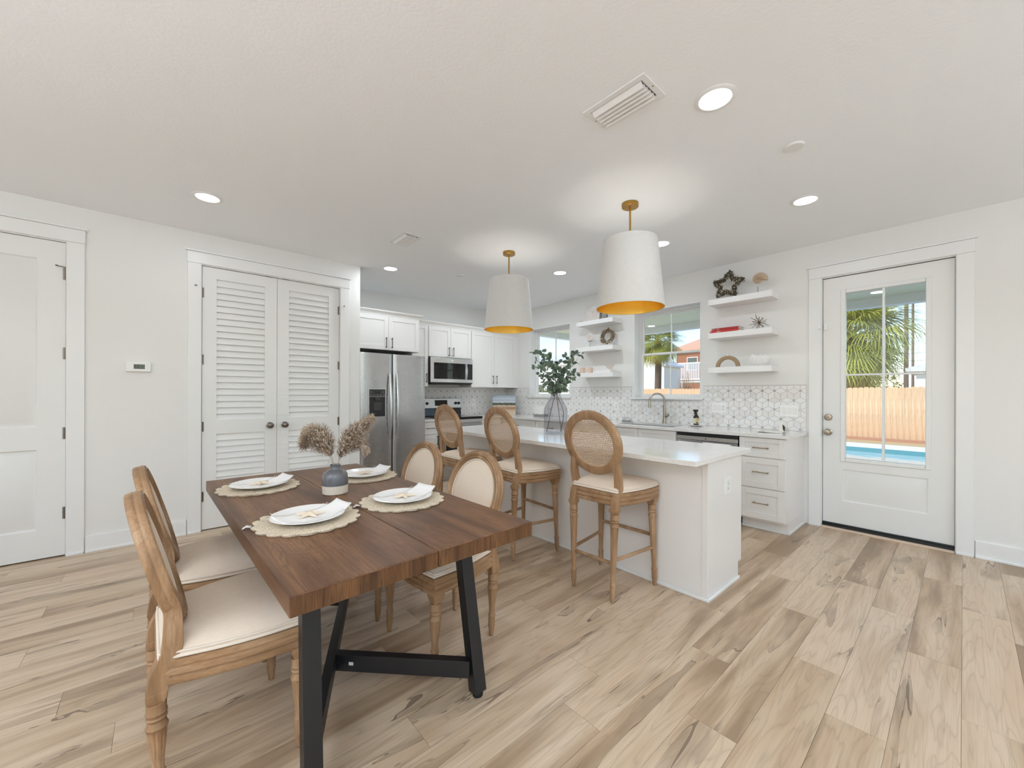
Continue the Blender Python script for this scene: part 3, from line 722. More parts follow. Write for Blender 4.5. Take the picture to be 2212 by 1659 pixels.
od = B(rx0+.004, rx1-.004, ry-.012, ry+.0295, .235, .825).build('oven_door', MT['stainless'], rg, .004)
B(rx0+.10, rx1-.10, ry-.0145, ry-.0121, .34, .70).build('oven_window', MT['black_glass'], od)
m = MB(); m.tube([(rx0+.03, ry-.055, .775), (rx1-.03, ry-.055, .775)], .012, 12)
for x in (rx0+.06, rx1-.06): m.tube([(x, ry-.012, .775), (x, ry-.055, .775)], .008, 8)
m.build('handle', MT['stainless_light'], od)
B(rx0+.004, rx1-.004, ry-.010, ry+.0295, .055, .228).build('storage_drawer', MT['stainless'], rg, .004)

# ---- base cabinets
BY = 5.01
c = thing('base_cabinet', 'narrow white base cabinet with drawer between refrigerator and range', 'cabinet', (2.855, YB, 0))
B(2.72, 2.992, BY, YB-.001, .10, ZT-.031).build('body', MT['cabinet_paint'], c)
B(2.72, 2.992, BY+.07, BY+.09, 0, .0995).build('toe_kick', MT['cabinet_paint'], c)
d = shaker(MY(BY-.0005), 2.723, 2.989, .69, .868, 'drawer', c, .045); pull(MY(BY-.0005), 2.856, .778, .13, False, d)
d = shaker(MY(BY-.0005), 2.723, 2.989, .105, .684, 'door', c); pull(MY(BY-.0005), 2.965, .60, .13, True, d)
c = thing('base_cabinet', 'white corner base cabinet right of the range', 'cabinet', (3.97, YB, 0))
B(3.764, FX-.001, BY, YB-.001, .10, ZT-.031).build('body', MT['cabinet_paint'], c)
B(3.764, FX-.001, BY+.07, BY+.09, 0, .0995).build('toe_kick', MT['cabinet_paint'], c)
d = shaker(MY(BY-.0005), 3.767, 4.16, .69, .868, 'drawer', c, .045); pull(MY(BY-.0005), 3.96, .778, .13, False, d)
shaker(MY(BY-.0005), 3.767, 4.16, .105, .684, 'door', c)
def right_base(label, y0, y1, fronts):
    """fronts: (name, y0, y1, z0, z1, handle_y, handle_z, vertical)"""
    c = thing('base_cabinet', label, 'cabinet', (XW, (y0+y1)/2, 0))
    zt = ZT-.031
    if 'sink' in label:
        m = MB(); m.box(FX, XW-.001, y0, y1, .10, .62); m.box(FX, FX+.03, y0, y1, .6201, zt); m.box(FX+.03, XW-.001, y0, y0+.018, .6201, zt); m.box(FX+.03, XW-.001, y1-.018, y1, .6201, zt); m.build('body', MT['cabinet_paint'], c)
    else: B(FX, XW-.001, y0, y1, .10, zt).build('body', MT['cabinet_paint'], c, .001)
    B(FX+.075, FX+.095, y0+.0185, y1, 0, .0995).build('toe_kick', MT['cabinet_paint'], c)
    for nm, a0, a1, z0, z1, hy, hz, v in fronts:
        d = shaker(MX(FX-.0005), a0, a1, z0, z1, nm, c, .057 if z1-z0 > .25 else .048)
        if hy is not None: pull(MX(FX-.0005), hy, hz, .13, v, d, mat='pull_light')
    return c
c = right_base('white drawer base cabinet with three drawers at the counter end', 1.046, 1.428,
    [('drawer', 1.050, 1.425, .690, .868, 1.238, .780, False), ('drawer', 1.050, 1.425, .405, .684, 1.238, .556, False), ('drawer', 1.050, 1.425, .118, .399, 1.238, .268, False)])
m = MB(); m.box(FX+.074, XW-.001, 1.046, 1.064, 0, .0995); m.build('side_panel', MT['cabinet_paint'], c)
m = MB(); m.box(FX+.060, FX+.0745, 1.033, 1.428, 0, .018); m.box(FX+.0745, XW-.03, 1.033, 1.0455, 0, .018); m.build('shoe_moulding', MT['trim_paint'], c, .003)
right_base('white sink base cabinet below the window', 2.052, 2.972, [('false_front', 2.056, 2.508, .69, .868, None, None, 0), ('false_front', 2.513, 2.968, .69, .868, None, None, 0), ('door', 2.056, 2.508, .105, .684, 2.47, .60, True), ('door', 2.513, 2.968, .105, .684, 2.55, .60, True)])
right_base('white base cabinet between sink cabinet and corner drawers', 2.976, 4.208, [('drawer', 2.98, 3.59, .69, .868, 3.285, .78, False), ('drawer', 3.595, 4.204, .69, .868, 3.9, .78, False), ('door', 2.98, 3.59, .105, .684, 3.55, .60, True), ('door', 3.595, 4.204, .105, .684, 3.635, .60, True)])
right_base('white corner base cabinet beneath the leafy window', 4.212, 4.985, [('drawer', 4.216, 4.80, .69, .868, 4.62, .78, False), ('door', 4.216, 4.80, .105, .684, 4.25, .60, True)])

# ---- dishwasher and its towel
dw = thing('dishwasher', 'stainless dishwasher with dark control strip', 'dishwasher', (XW, 1.74, 0))
B(FX+.03, XW-.03, 1.434, 2.046, .02, ZT-.033).build('tub', MT['dark_grey'], dw)
B(FX-.022, FX+.029, 1.438, 2.042, .115, .792).build('door', MT['stainless'], dw, .004)
B(FX-.020, FX+.029, 1.438, 2.042, .796, .836).build('control_strip', MT['stainless_light'], dw, .003)
B(FX-.016, FX+.0295, 1.436, 2.044, .838, ZT-.033).build('top_strip', MT['black_plastic'], dw, .002)
m = MB(); m.tube([(FX-.058, 1.475, .77), (FX-.058, 2.005, .77)], .010, 10)
for y in (1.50, 1.98): m.tube([(FX-.02, y, .77), (FX-.058, y, .77)], .008, 8)
m.build('handle', MT['stainless_light'], dw)
m = MB(); m.lathe([(.006, 0), (.006, .001)], (FX-.0201, 1.74, .816), 12, M=Matrix.Rotation(R(-90), 3, 'Y')); m.build('badge', MT['black_plastic'], dw)
m = MB(); rows = []
pf = [(-.034, .48), (-.036, .60), (-.040, .74), (-.044, .768), (-.052, .782), (-.062, .783), (-.071, .772), (-.074, .74), (-.072, .58), (-.073, .42)]
for j in range(11):
    y = 1.49+.26*j/10; rows.append([(FX+x-.0012*math.sin(j*1.9)*(1 if z < .7 else 0), y, z) for x, z in pf])
for rr in rows[:-1]: pass
m.loops(rows, close=False, cap0=False, cap1=False)
tw = tag(m.build('dish_towel', MT['towel_cloth'], None), 'white dish towel folded over the dishwasher handle', 'towel')
sm = tw.modifiers.new('thick', 'SOLIDIFY'); sm.thickness = .004; sm.offset = 0

# ---- perimeter worktops, sink
sy0, sy1, sx0, sx1 = 2.14, 2.88, 4.27, 4.67
wt = MB(); z0, z1 = ZT-.030, ZT; x0, x1 = 4.150, XW-.0005
wt.box(x0, x1, 1.018, sy0, z0, z1); wt.box(x0, sx0, sy0, sy1, z0, z1); wt.box(sx1, x1, sy0, sy1, z0, z1); wt.box(x0, x1, sy1, YB-.0005, z0, z1); wt.box(3.762, x0, 4.965, YB-.0005, z0, z1)
tag(wt.build('worktop', MT['quartz'], None, .002), 'pale speckled quartz worktop running under both windows', 'worktop')
tag(B(2.712, 2.994, 4.965, YB-.0005, z0, z1).build('worktop', MT['quartz'], None, .002), 'short quartz worktop between refrigerator and range', 'worktop')
m = MB(); t_ = .004; zb = .685
m.box(sx0-.01, sx1+.01, sy0-.01, sy1+.01, zb, zb+t_); m.box(sx0-.01, sx0, sy0-.01, sy1+.01, zb, z0-.0005); m.box(sx1, sx1+.01, sy0-.01, sy1+.01, zb, z0-.0005); m.box(sx0, sx1, sy0-.01, sy0, zb, z0-.0005); m.box(sx0, sx1, sy1, sy1+.01, zb, z0-.0005)
tag(m.build('sink', MT['stainless'], None), 'stainless undermount sink set in the worktop below the window', 'sink')
fa = thing('faucet', 'brushed nickel gooseneck kitchen faucet behind the sink', 'faucet', (4.70, 2.46, ZT))
m = MB(); m.lathe([(.027, 0), (.027, .006), (.022, .014), (.019, .05), (.0175, .11), (.015, .19), (.014, .24)], (4.70, 2.46, ZT+.0005), 20); m.build('body', MT['nickel'], fa)
pts = [(4.70, 2.46, ZT+.235)]
Rr = .088
dirv = Vector((-.55, .835, 0))
for i in range(13):
    a = math.pi*i/12; q = Vector((4.70, 2.46, ZT+.285)) + dirv*(Rr-Rr*math.cos(a)) + Vector((0, 0, Rr*math.sin(a)))
    pts.append(tuple(q))
end = Vector(pts[-1])
m = MB(); m.tube(pts, .0115, 12); m.build('neck', MT['nickel'], fa)
m = MB(); m.lathe([(.012, 0), (.0135, -.02), (.017, -.055), (.0185, -.085), (.015, -.088)], tuple(end), 16); m.build('spray_head', MT['nickel'], fa)
m = MB(); m.tube([(4.70, 2.46, ZT+.085), (4.69, 2.425, ZT+.09)], .012, 12); m.tube([(4.69, 2.425, ZT+.09), (4.665, 2.39, ZT+.105), (4.655, 2.385, ZT+.125)], [.010, .007, .0055], 10); m.build('lever', MT['nickel'], fa)

# ---- island
ix0, ix1, iy0, iy1 = 2.516, 3.072, 1.036, 3.79
isl = thing('kitchen_island', 'white kitchen island base with flat panels', 'island', (2.8, 2.41, 0))
B(ix0+.013, ix1-.02, iy0+.013, iy1-.013, .0, ZI-.0305).build('core', MT['cabinet_paint'], isl)
for a0, a1 in ((iy0+.036, 2.4095), (2.4105, iy1-.036)): B(ix0+.004, ix0+.0125, a0, a1, .0, ZI-.0305).build('back_panel', MT['cabinet_paint'], isl)
for a0, a1 in ((iy0, iy0+.035), (iy1-.035, iy1)): B(ix0, ix0+.0128, a0, a1, .0, ZI-.0305).build('corner_trim', MT['cabinet_paint'], isl, .0015)
for yy in ((iy0, iy0+.0125), (iy1-.0125, iy1)):
    m = MB(); m.prism([(ix0+.0135, 0), (ix1-.068, 0), (ix1-.068, .112), (ix1+.0, .112), (ix1+.0, ZI-.0305), (ix0+.0135, ZI-.0305)], lambda a, b: (a, yy[0], b), lambda a, b: (a, yy[1], b)); m.build('end_panel', MT['cabinet_paint'], isl, .0015)
m = MB(); q = .013
m.box(ix0-q, ix0-.0005, iy0-q, iy1+q, 0, .02); m.build('shoe_moulding', MT['trim_paint'], isl, .004)
for a0, a1 in ((iy0-q, iy0-.0005), (iy1+.0005, iy1+q)): B(ix0, ix1-.055, a0, a1, 0, .02).build('shoe_moulding', MT['trim_paint'], isl, .004)
n_ = 4
for i in range(n_):
    a0 = iy0+.02+(iy1-iy0-.04)*i/n_; a1 = iy0+.02+(iy1-iy0-.04)*(i+1)/n_
    m = Matrix(((0,1,0,ix1-.0195),(-1,0,0,0),(0,0,1,0),(0,0,0,1)))
    shaker(m, -a1+.002, -a0-.002, .115, ZI-.035, 'door', isl)
tag(B(2.262, 3.142, .998, 3.828, ZI-.030, ZI).build('island_worktop', MT['quartz'], None, .002), 'glossy pale speckled quartz worktop on the island', 'worktop')

# ---- outlets and switches
def plate(name, label, cat, M, a, z, w, h, gangs):
    """gangs: list of 'r' rocker / 'o' outlet"""
    p = thing(name, label, cat, M @ Vector((a, 0, z)))
    MB(M).box(a-w/2, a+w/2, .0005, .006, z-h/2, z+h/2).build('plate', MT['white_plastic'], p, .002)
    n = len(gangs); st = .046
    for i, g in enumerate(gangs):
        c = a+(i-(n-1)/2)*st
        m = MB(M); m.box(c-.0165, c+.0165, .0062, .009, z-.033, z+.033); o = m.build('rocker' if g == 'r' else 'socket', MT['ceramic_white'], p, .001)
        if g == 'o':
            s = MB(M)
            for zz in (-.017, .015): s.box(c-.007, c-.0045, .0091, .0096, z+zz-.004, z+zz+.005); s.box(c+.0045, c+.007, .0091, .0096, z+zz-.004, z+zz+.005); s.box(c-.002, c+.002, .0091, .0096, z+zz-.011, z+zz-.007)
            s.build('slot', MT['dark_grey'], o)
    return p
MXB = MX(XW-.0085)
plate('switch_plate', 'white plate with two rocker switches and an outlet left of the card, near the sink', 'switch', MXB, 1.85, 1.118, .158, .118, 'orr')
plate('switch_plate', 'white three rocker switch plate on the backsplash nearest the patio door', 'switch', MXB, 1.172, 1.105, .158, .118, 'rrr')
plate('outlet', 'white outlet on the backsplash between the two windows', 'outlet', MXB, 3.22, 1.10, .072, .115, 'o')
plate('outlet', 'white outlet on the backsplash beside the beach painting', 'outlet', MY(YB-.0085), 4.05, 1.12, .072, .115, 'o')
Mi = MY(iy0)
plate('outlet', 'white outlet on the end panel of the island', 'outlet', Mi, 2.815, .672, .115, .115, 'o')
# ================================================================ FURNITURE
def ellipse(a, b, n, z=0): return [(a*math.cos(2*math.pi*i/n), b*math.sin(2*math.pi*i/n)) for i in range(n)]
def turned_leg(mb, foot, top, r0, r1, H):
    """fluted turned leg between foot (x,y,0) and top (x,y,H); r1 at top, r0 at foot"""
    foot = Vector((*foot, 0)); top = Vector((*top, H)); d = top-foot
    L = d.length
    pr = [(0, r0*.72), (.012, r0*.80), (.035, r0*.98), (.050, r0*1.10), (.056, r0*1.22), (.062, r0*1.10), (.10, r0*1.15), (.108, r0*1.30), (.114, r0*1.12), (.122, r0*1.02)]
    zt = L-.075
    pr += [(.14, r0*1.0), (zt-.03, r1*.96), (zt-.012, r1*.99), (zt, r1*1.16), (zt+.008, r1*1.0), (zt+.020, r1*.92), (zt+.028, r1*1.1), (zt+.034, r1*.94), (zt+.044, r1*1.12), (zt+.052, r1*1.0), (L, r1*1.02)]
    M = d.to_track_quat('Z', 'Y').to_matrix()
    def mod(a, z):
        return 1-.10*max(0, math.cos(a*8))**4 if .13 < z < zt-.01 else 1
    mb.lathe([(r, z) for z, r in pr], tuple(foot), 32, mod=mod, M=M)
def seat_outline(xf, xr, wf, wr, n=10, grow=0):
    """trapezoid seat with bowed front and sides, x forward"""
    out = []
    P = [Vector((xr, -wr, 0)), Vector((xf, -wf, 0)), Vector((xf, wf, 0)), Vector((xr, wr, 0))]
    bow = [.022, .022, .022, .0]
    for k in range(4):
        a, b = P[k], P[(k+1) % 4]; d = (b-a); nn = Vector((d.y, -d.x, 0)).normalized()
        for i in range(n):
            t_ = i/n; p = a+d*t_+nn*(bow[k]*math.sin(math.pi*t_)+grow)
            out.append((p.x, p.y))
    return out
def ring_sweep(mb, a, b, prof, M, n=56):
    """sweep prof [(radial, depth)] around an ellipse; M maps (across, depth, up)"""
    rings = []
    for (q, dp) in prof:
        rings.append([M @ Vector(((a+q)*math.cos(2*math.pi*i/n), dp, (b+q)*math.sin(2*math.pi*i/n))) for i in range(n)])
    rings.append(rings[0]); mb.loops(rings, cap0=False, cap1=False)
def dome(mb, a, b, d0, h, M, n=40, rings=6, edge=.004):
    R_ = [[M @ Vector((a*math.cos(2*math.pi*i/n), d0, b*math.sin(2*math.pi*i/n))) for i in range(n)]]
    for k in range(rings):
        s = math.cos(math.pi/2*(k+1)/rings*.98); hh = math.sin(math.pi/2*(k+1)/rings)
        s = 1-(k+1)/rings*.97 if False else s
        R_.append([M @ Vector((a*s*math.cos(2*math.pi*i/n), d0+h*hh, b*s*math.sin(2*math.pi*i/n))) for i in range(n)])
    mb.loops(R_, cap0=True, cap1=True)

def make_seat_chair(name, label, cat, group, S, cane):
    """S: dict of sizes; the chair faces +x, origin on the floor"""
    t = thing(name, label, cat, group=group)
    xf, xr, wf, wr = S['xf'], S['xr'], S['wf'], S['wr']
    zr0, zr1, zs = S['zr0'], S['zr1'], S['zs']
    hb = zr0-.045
    wd = MT['chair_wood']
    for s in (-1, 1):
        m = MB(); turned_leg(m, (S['ffx'], s*S['ffy']), (xf-.030, s*(wf-.032)), .0150, .0245, hb)
        m.box(xf-.030-.029, xf-.030+.029, s*(wf-.032)-.029, s*(wf-.032)+.029, zr0-.018, zr1); m.lathe([(.024, hb-.004), (.036, zr0-.028), (.038, zr0-.0185)], (xf-.030, s*(wf-.032), 0), 4, M=Matrix.Rotation(R(45), 3, 'Z'))
        m.build('leg', wd, t, .002, local=True)
        m = MB(); turned_leg(m, (S['frx'], s*S['fry']), (xr-.004, s*(wr-.012)), .0150, .0245, hb)
        m.lathe([(.024, hb-.004), (.036, zr0-.028), (.036, zr0-.01)], (xr-.004, s*(wr-.012), 0), 4, M=Matrix.Rotation(R(45), 3, 'Z'))
        m.build('leg', wd, t, .002, local=True)
        m = MB()
        # feet pads
        m.lathe([(.011, .0), (.011, .006)], (S['ffx'], s*S['ffy'], 0), 12); m.lathe([(.011, 0), (.011, .006)], (S['frx'], s*S['fry'], 0), 12); m.build('foot_pad', MT['rubber'], t, local=True)
    # moulded seat rail
    m = MB(); rings = []
    for g, z in ((0, zr0), (.004, zr0+.004), (.004, zr0+.020), (-.002, zr0+.024), (-.002, zr0+.028), (.006, zr0+.033), (.006, zr0+.046), (.0, zr0+.050), (.0, zr0+.054), (.005, zr0+.058), (.005, zr1-.003), (.0, zr1)):
        rings.append([(x, y, z) for x, y in seat_outline(xf, xr, wf, wr, 10, g)])
    m.loops(rings); m.build('seat_rail', MT['chair_rail_wood'], t, local=True, angle=50)
    # cushion
    m = MB(); rings = []
    cx = (xf+xr)/2
    for sc_, z in ((.985, zr1+.0005), (1.012, zr1+.010), (1.012, zr1+.018), (.985, zr1+.030), (.93, zr1+.6*(zs-zr1)), (.80, zr1+.82*(zs-zr1)), (.6, zr1+.94*(zs-zr1)), (.35, zs-.001), (.1, zs)):
        rings.append([(cx+(x-cx)*sc_, y*sc_, z) for x, y in seat_outline(xf-.004, xr+.004, wf-.004, wr-.004, 10)])
    m.loops(rings); m.build('seat_cushion', MT['linen'], t, local=True, angle=60)
    m = MB(); o = seat_outline(xf-.002, xr+.002, wf-.002, wr-.002, 10); m.tube([(x, y, zr1+.0085) for x, y in o], .0055, 8, closed=True); m.tube([(cx+(x-cx)*1.0, y, zr1+.022) for x, y in o], .004, 8, closed=True)
    m.build('piping', MT['linen_trim'], t, local=True, angle=60)
    # back: ellipse in a raked plane
    a, b = S['oa'], S['ob']; zc = S['oz']; tilt = S['tilt']; xc = S['ox']
    M = Matrix.Translation((xc, 0, zc)) @ Matrix.Rotation(-tilt, 4, 'Y') @ Matrix(((0,1,0,0),(1,0,0,0),(0,0,1,0),(0,0,0,1)))
    w_ = S['rim']; dth = S['dep']
    prof = [(-w_, -dth/2), (-w_, dth*.28), (-w_*.84, dth*.42), (-w_*.66, dth*.30), (-w_*.60, dth*.38), (-w_*.36, dth*.50), (-w_*.20, dth*.36), (-w_*.10, dth*.40), (0, dth*.20), (0, dth*.05), (-.0016, dth*.02), (-.0016, -dth*.03), (0, -dth*.06), (0, -dth/2+.004), (-.004, -dth/2)]
    m = MB(); ring_sweep(m, a, b, prof, M); m.build('back_frame', wd, t, local=True, angle=50)
    ia, ib = a-w_, b-w_
    if cane:
        m = MB(); p = .0125; wv = .0056
        k = int(ia/p)
        for i in range(-k, k+1):
            x = i*p; h = ib*math.sqrt(max(0, 1-(x/ia)**2))
            if h > .01: m.add([M @ Vector(v) for v in ((x-wv/2, .001, -h), (x+wv/2, .001, -h), (x+wv/2, .001, h), (x-wv/2, .001, h))], [(0,1,2,3)])
        k = int(ib/p)
        for i in range(-k, k+1):
            z = i*p; h = ia*math.sqrt(max(0, 1-(z/ib)**2))
            if h > .01: m.add([M @ Vector(v) for v in ((-h, .0, z-wv/2), (h, .0, z-wv/2), (h, .0, z+wv/2), (-h, .0, z+wv/2))], [(0,1,2,3)])
        for sg in (-1, 1):
            for i in range(-40, 41):
                c0 = (i+.5)*p*2*.5; pts = []
                # line z = sg*x + c0 clipped by the ellipse
                A = 1/ia**2+1/ib**2; Bq = 2*sg*c0/ib**2; Cq = c0*c0/ib**2-1; D_ = Bq*Bq-4*A*Cq
                if D_ <= 0: continue
                x1 = (-Bq-math.sqrt(D_))/(2*A); x2 = (-Bq+math.sqrt(D_))/(2*A)
                if x2-x1 < .01: continue
                q = .0011
                m.add([M @ Vector(v) for v in ((x1, .0018, sg*x1+c0-q), (x2, .0018, sg*x2+c0-q), (x2, .0018, sg*x2+c0+q), (x1, .0018, sg*x1+c0+q))], [(0,1,2,3)])
        tag(m.build('cane_panel', MT['rattan'], t, local=True, smooth=False), 'woven cane back panel')
        m = MB(); ring_sweep(m, ia+.001, ib+.001, [(-.006, -.004), (-.006, .004), (0, .005), (0, -.005)], M); m.build('cane_border', MT['rattan'], t, local=True)
    else:
        m = MB(); dome(m, ia+.001, ib+.001, -.002, .018, M, 48); m.build('back_cushion', MT['linen'], t, local=True, angle=60)
        m = MB(); dome(m, ia+.001, ib+.001, -dth*.3, -.010, M, 48); m.build('back_panel', MT['linen'], t, local=True, angle=60)
        m = MB(); n = 56; m.tube([M @ Vector(((ia-.004)*math.cos(2*math.pi*i/n), .006, (ib-.004)*math.sin(2*math.pi*i/n))) for i in range(n)], .004, 8, closed=True); m.build('piping', MT['linen_trim'], t, local=True)
    # posts that carry the oval
    for s in (-1, 1):
        th1 = R(-14)
        e1 = M @ Vector((s*(a-w_*.45)*math.cos(th1), 0, (b-w_*.45)*math.sin(th1)))
        th0 = R(-34); e0 = M @ Vector((s*(a-w_*.40)*math.cos(th0), 0, (b-w_*.40)*math.sin(th0)))
        lx = xr-.004; ly = wr-.012
        pts = smooth_path([(lx, s*ly, zr0-.03), (lx+.008, s*ly, zr0+.035), (lx+.034, s*(ly+.004), zr1+.018), (e0.x*.75+(lx+.046)*.25, s*(ly+.010), e0.z*.5+(zr1+.02)*.5), e0, e1], 5)
        N = len(pts); rr = [1.0-.22*max(0, (i/(N-1)-.45)/.55) for i in range(N)]
        m = MB(); m.tube(pts, rr, 12, flat=(S['dep']*1.12, .047), up=(0, 1, 0)); m.build('back_post', wd, t, .002, local=True)
    if S.get('str'):
        def at(leg, z):
            f0, t0 = leg; k = z/hb; return Vector((f0[0]+(t0[0]-f0[0])*k, f0[1]+(t0[1]-f0[1])*k, z))
        F = [((S['ffx'], s*S['ffy']), (xf-.030, s*(wf-.032))) for s in (-1, 1)]; Rr_ = [((S['frx'], s*S['fry']), (xr-.004, s*(wr-.012))) for s in (-1, 1)]
        for p, q in ((at(F[0], .335), at(F[1], .335)), (at(Rr_[0], .235), at(Rr_[1], .235)), (at(F[0], .255), at(Rr_[0], .255)), (at(F[1], .255), at(Rr_[1], .255))):
            m = MB(); m.tube([p, p.lerp(q, .08), p.lerp(q, .5), p.lerp(q, .92), q], [.009, .0115, .0115, .0115, .009], 12); m.build('stretcher', MT['chair_rail_wood'], t, local=True)
    return t

DS = dict(xf=.215, xr=-.195, wf=.262, wr=.185, zr0=.375, zr1=.452, zs=.526, ffx=.190, ffy=.226, frx=-.192, fry=.168, oa=.232, ob=.230, oz=.726, ox=-.195, tilt=R(15.5), rim=.044, dep=.046)
c0 = make_seat_chair('dining_chair', 'linen oval back dining chair in front at the near end of the table', 'chair', 'linen dining chairs around the table', DS, False)
c0.location = (.187, 1.815, 0); c0.rotation_euler = (0, 0, R(1))
dup(c0, (.183, 2.425, 0), R(0), 'linen oval back dining chair nearest the panelled door, behind another chair')
dup(c0, (1.118, 1.815, 0), R(181), 'linen oval back dining chair opposite, nearer the black table leg and middle bar stool')
dup(c0, (1.105, 2.40, 0), R(180), 'linen oval back dining chair nearest the refrigerator')
SS = dict(xf=.222, xr=-.185, wf=.232, wr=.170, zr0=.585, zr1=.662, zs=.722, ffx=.205, ffy=.214, frx=-.198, fry=.148, oa=.217, ob=.212, oz=.966, ox=-.203, tilt=R(13.5), rim=.052, dep=.032, str=1)
s0 = make_seat_chair('bar_stool', 'cane back bar stool nearest the end of the island', 'stool', 'cane back bar stools along the island', SS, True)
s0.location = (2.268, 1.572, 0); s0.rotation_euler = (0, 0, R(1.5))
dup(s0, (2.228, 2.412, 0), R(-3.5), 'cane back bar stool in the middle of the island row')
dup(s0, (2.232, 3.205, 0), R(0), 'cane back bar stool at the far end of the island, nearest the range')

# ---- dining table: five boards and two black trestle frames
TZ, TT = .757, .058
ta = R(1.5); Tc = Vector((.668, 2.055, 0))
MTb = Matrix.Translation(Tc) @ Matrix.Rotation(ta, 4, 'Z')
TWx, TLy = .445, .905
tb = thing('dining_table', 'dark brown plank dining table on black metal trestle legs', 'table', Tc, ta)
m = MB(); m.k = 0; m.box(-TWx, -.0012, -TLy, TLy, TZ-TT, TZ); tag(m.build('table_board', MT['table_wood'], tb, .004, local=True, smooth=True))
m = MB(); m.box(.0012, TWx, -TLy, TLy, TZ-TT, TZ); m.build('table_board', MT['table_wood'], tb, .004, local=True)
for a0, a1, sg in ((-TWx+.003, -.004, -1), (.004, TWx-.003, -1)):
    m = MB(); m.box(a0, a1, sg*TLy-.0012, sg*TLy+.006, TZ-TT+.003, TZ-.0045); m.build('end_grain', MT['table_end'], tb, local=True)
bk = MT['black_metal']
def spin(q): return (2*Tc.x-q[0], 2*Tc.y-q[1], q[2])          # the base is the same turned half round
zu = TZ-TT-.0005
legs = [((1.011, 1.362, .018), (.998, 1.478, zu)), ((.362, 1.366, .018), (.368, 1.432, zu))]
for f_, t_ in legs:
    for k in (0, 1):
        a_, b_ = (f_, t_) if k == 0 else (spin(f_), spin(t_))
        m = MB(); m.tube([b_, a_], 1.0, 4, flat=(.056, .052), up=(0, 1, 0)); m.build('leg', bk, tb, .002)
        MB().lathe([(.022, 0), (.023, .010), (.014, .018)], (a_[0], a_[1], 0), 18).build('levelling_foot', MT['rubber'], tb)
        B(b_[0]-.05, b_[0]+.05, b_[1]-.05, b_[1]+.05, zu-.005, zu).build('mounting_plate', bk, tb)
zc_ = .122
A_ = Vector((.368, 1.385, zc_)); D_ = Vector(spin(A_))
m = MB(); m.tube([A_, D_], 1.0, 4, flat=(.036, .072)); m.build('long_stretcher', bk, tb, .0015)
for k in (0, 1):
    p_, q_ = Vector((.980, 1.375, zc_)), Vector((.572, 1.795, zc_))
    if k: p_, q_ = Vector(spin(p_)), Vector(spin(q_))
    m = MB(); m.tube([p_, q_], 1.0, 4, flat=(.036, .070)); o = m.build('short_stretcher', bk, tb, .0015)
    d_ = (q_-p_).normalized(); n_ = Vector((d_.y, -d_.x, 0)); n_ = n_ if n_.dot(p_) < 0 else -n_
    c_ = q_-d_*.075+n_*.0188; m = MB(); h_ = Vector((0, 0, .007)); w_ = d_*.010
    m.add([c_-w_-h_, c_+w_-h_, c_+w_+h_, c_-w_+h_], [(0,1,2,3)]); m.build('sticker', MT['white_plastic'], o)

# ---- place settings
def on_table(x, y): return Vector((x, y, TZ))
rs = random.Random(5)
def placemat(loc, rz, label, tagged):
    t = thing('placemat', label, 'placemat', loc, rz, 'crocheted placemats')
    m = MB(); n = 18*8; rings = []
    def ring(rad, z, sc=0, zs=0):
        out = []
        for i in range(n):
            a = 2*math.pi*i/n; ph = 18*a/2
            lob = abs(math.sin(ph)); r_ = rad+sc*lob
            out.append((r_*math.cos(a), r_*math.sin(a), z+zs*lob*(.5+.5*math.sin(3*a+rz*2))))
        return out
    zs = [.0008, .003]
    rings = [ring(.03, .0006), ring(.168, .0006), ring(.178, .0006, .018, .002), ring(.180, .006, .019, .006), ring(.176, .0085, .014, .007), ring(.168, .007, .004, .003)]
    k = 0
    for q in (.16, .152, .144, .136, .128, .12, .112, .104, .06, .02): rings.append(ring(q, .0085 if k % 2 else .0066)); k += 1
    m.loops(rings); m.build('mat', MT['jute'], t, local=True, angle=60)
    if tagged:
        m = MB(); m.loops([[(-.196+.0, -.012, .006), (-.196, .012, .006)], [(-.212, -.014, .010), (-.212, .010, .011)], [(-.224, -.018, .004), (-.226, .004, .004)]], close=False, cap0=False, cap1=False)
        o = m.build('care_tag', MT['sign_white'], t, local=True); o.modifiers.new('thick', 'SOLIDIFY').thickness = .0012
    return t
def plate_thing(loc, label):
    m = MB(); m.lathe([(.001, .003), (.074, .002), (.078, .0), (.084, .001), (.100, .008), (.136, .019), (.1385, .0205), (.1365, .0225), (.104, .0125), (.084, .0065), (.001, .0062)], (0,0,0), 56, cap0=True, cap1=True)
    o = tag(m.build('dinner_plate', MT['porcelain'], None, angle=50), label, 'plate', 'white dinner plates'); o.location = loc; return o
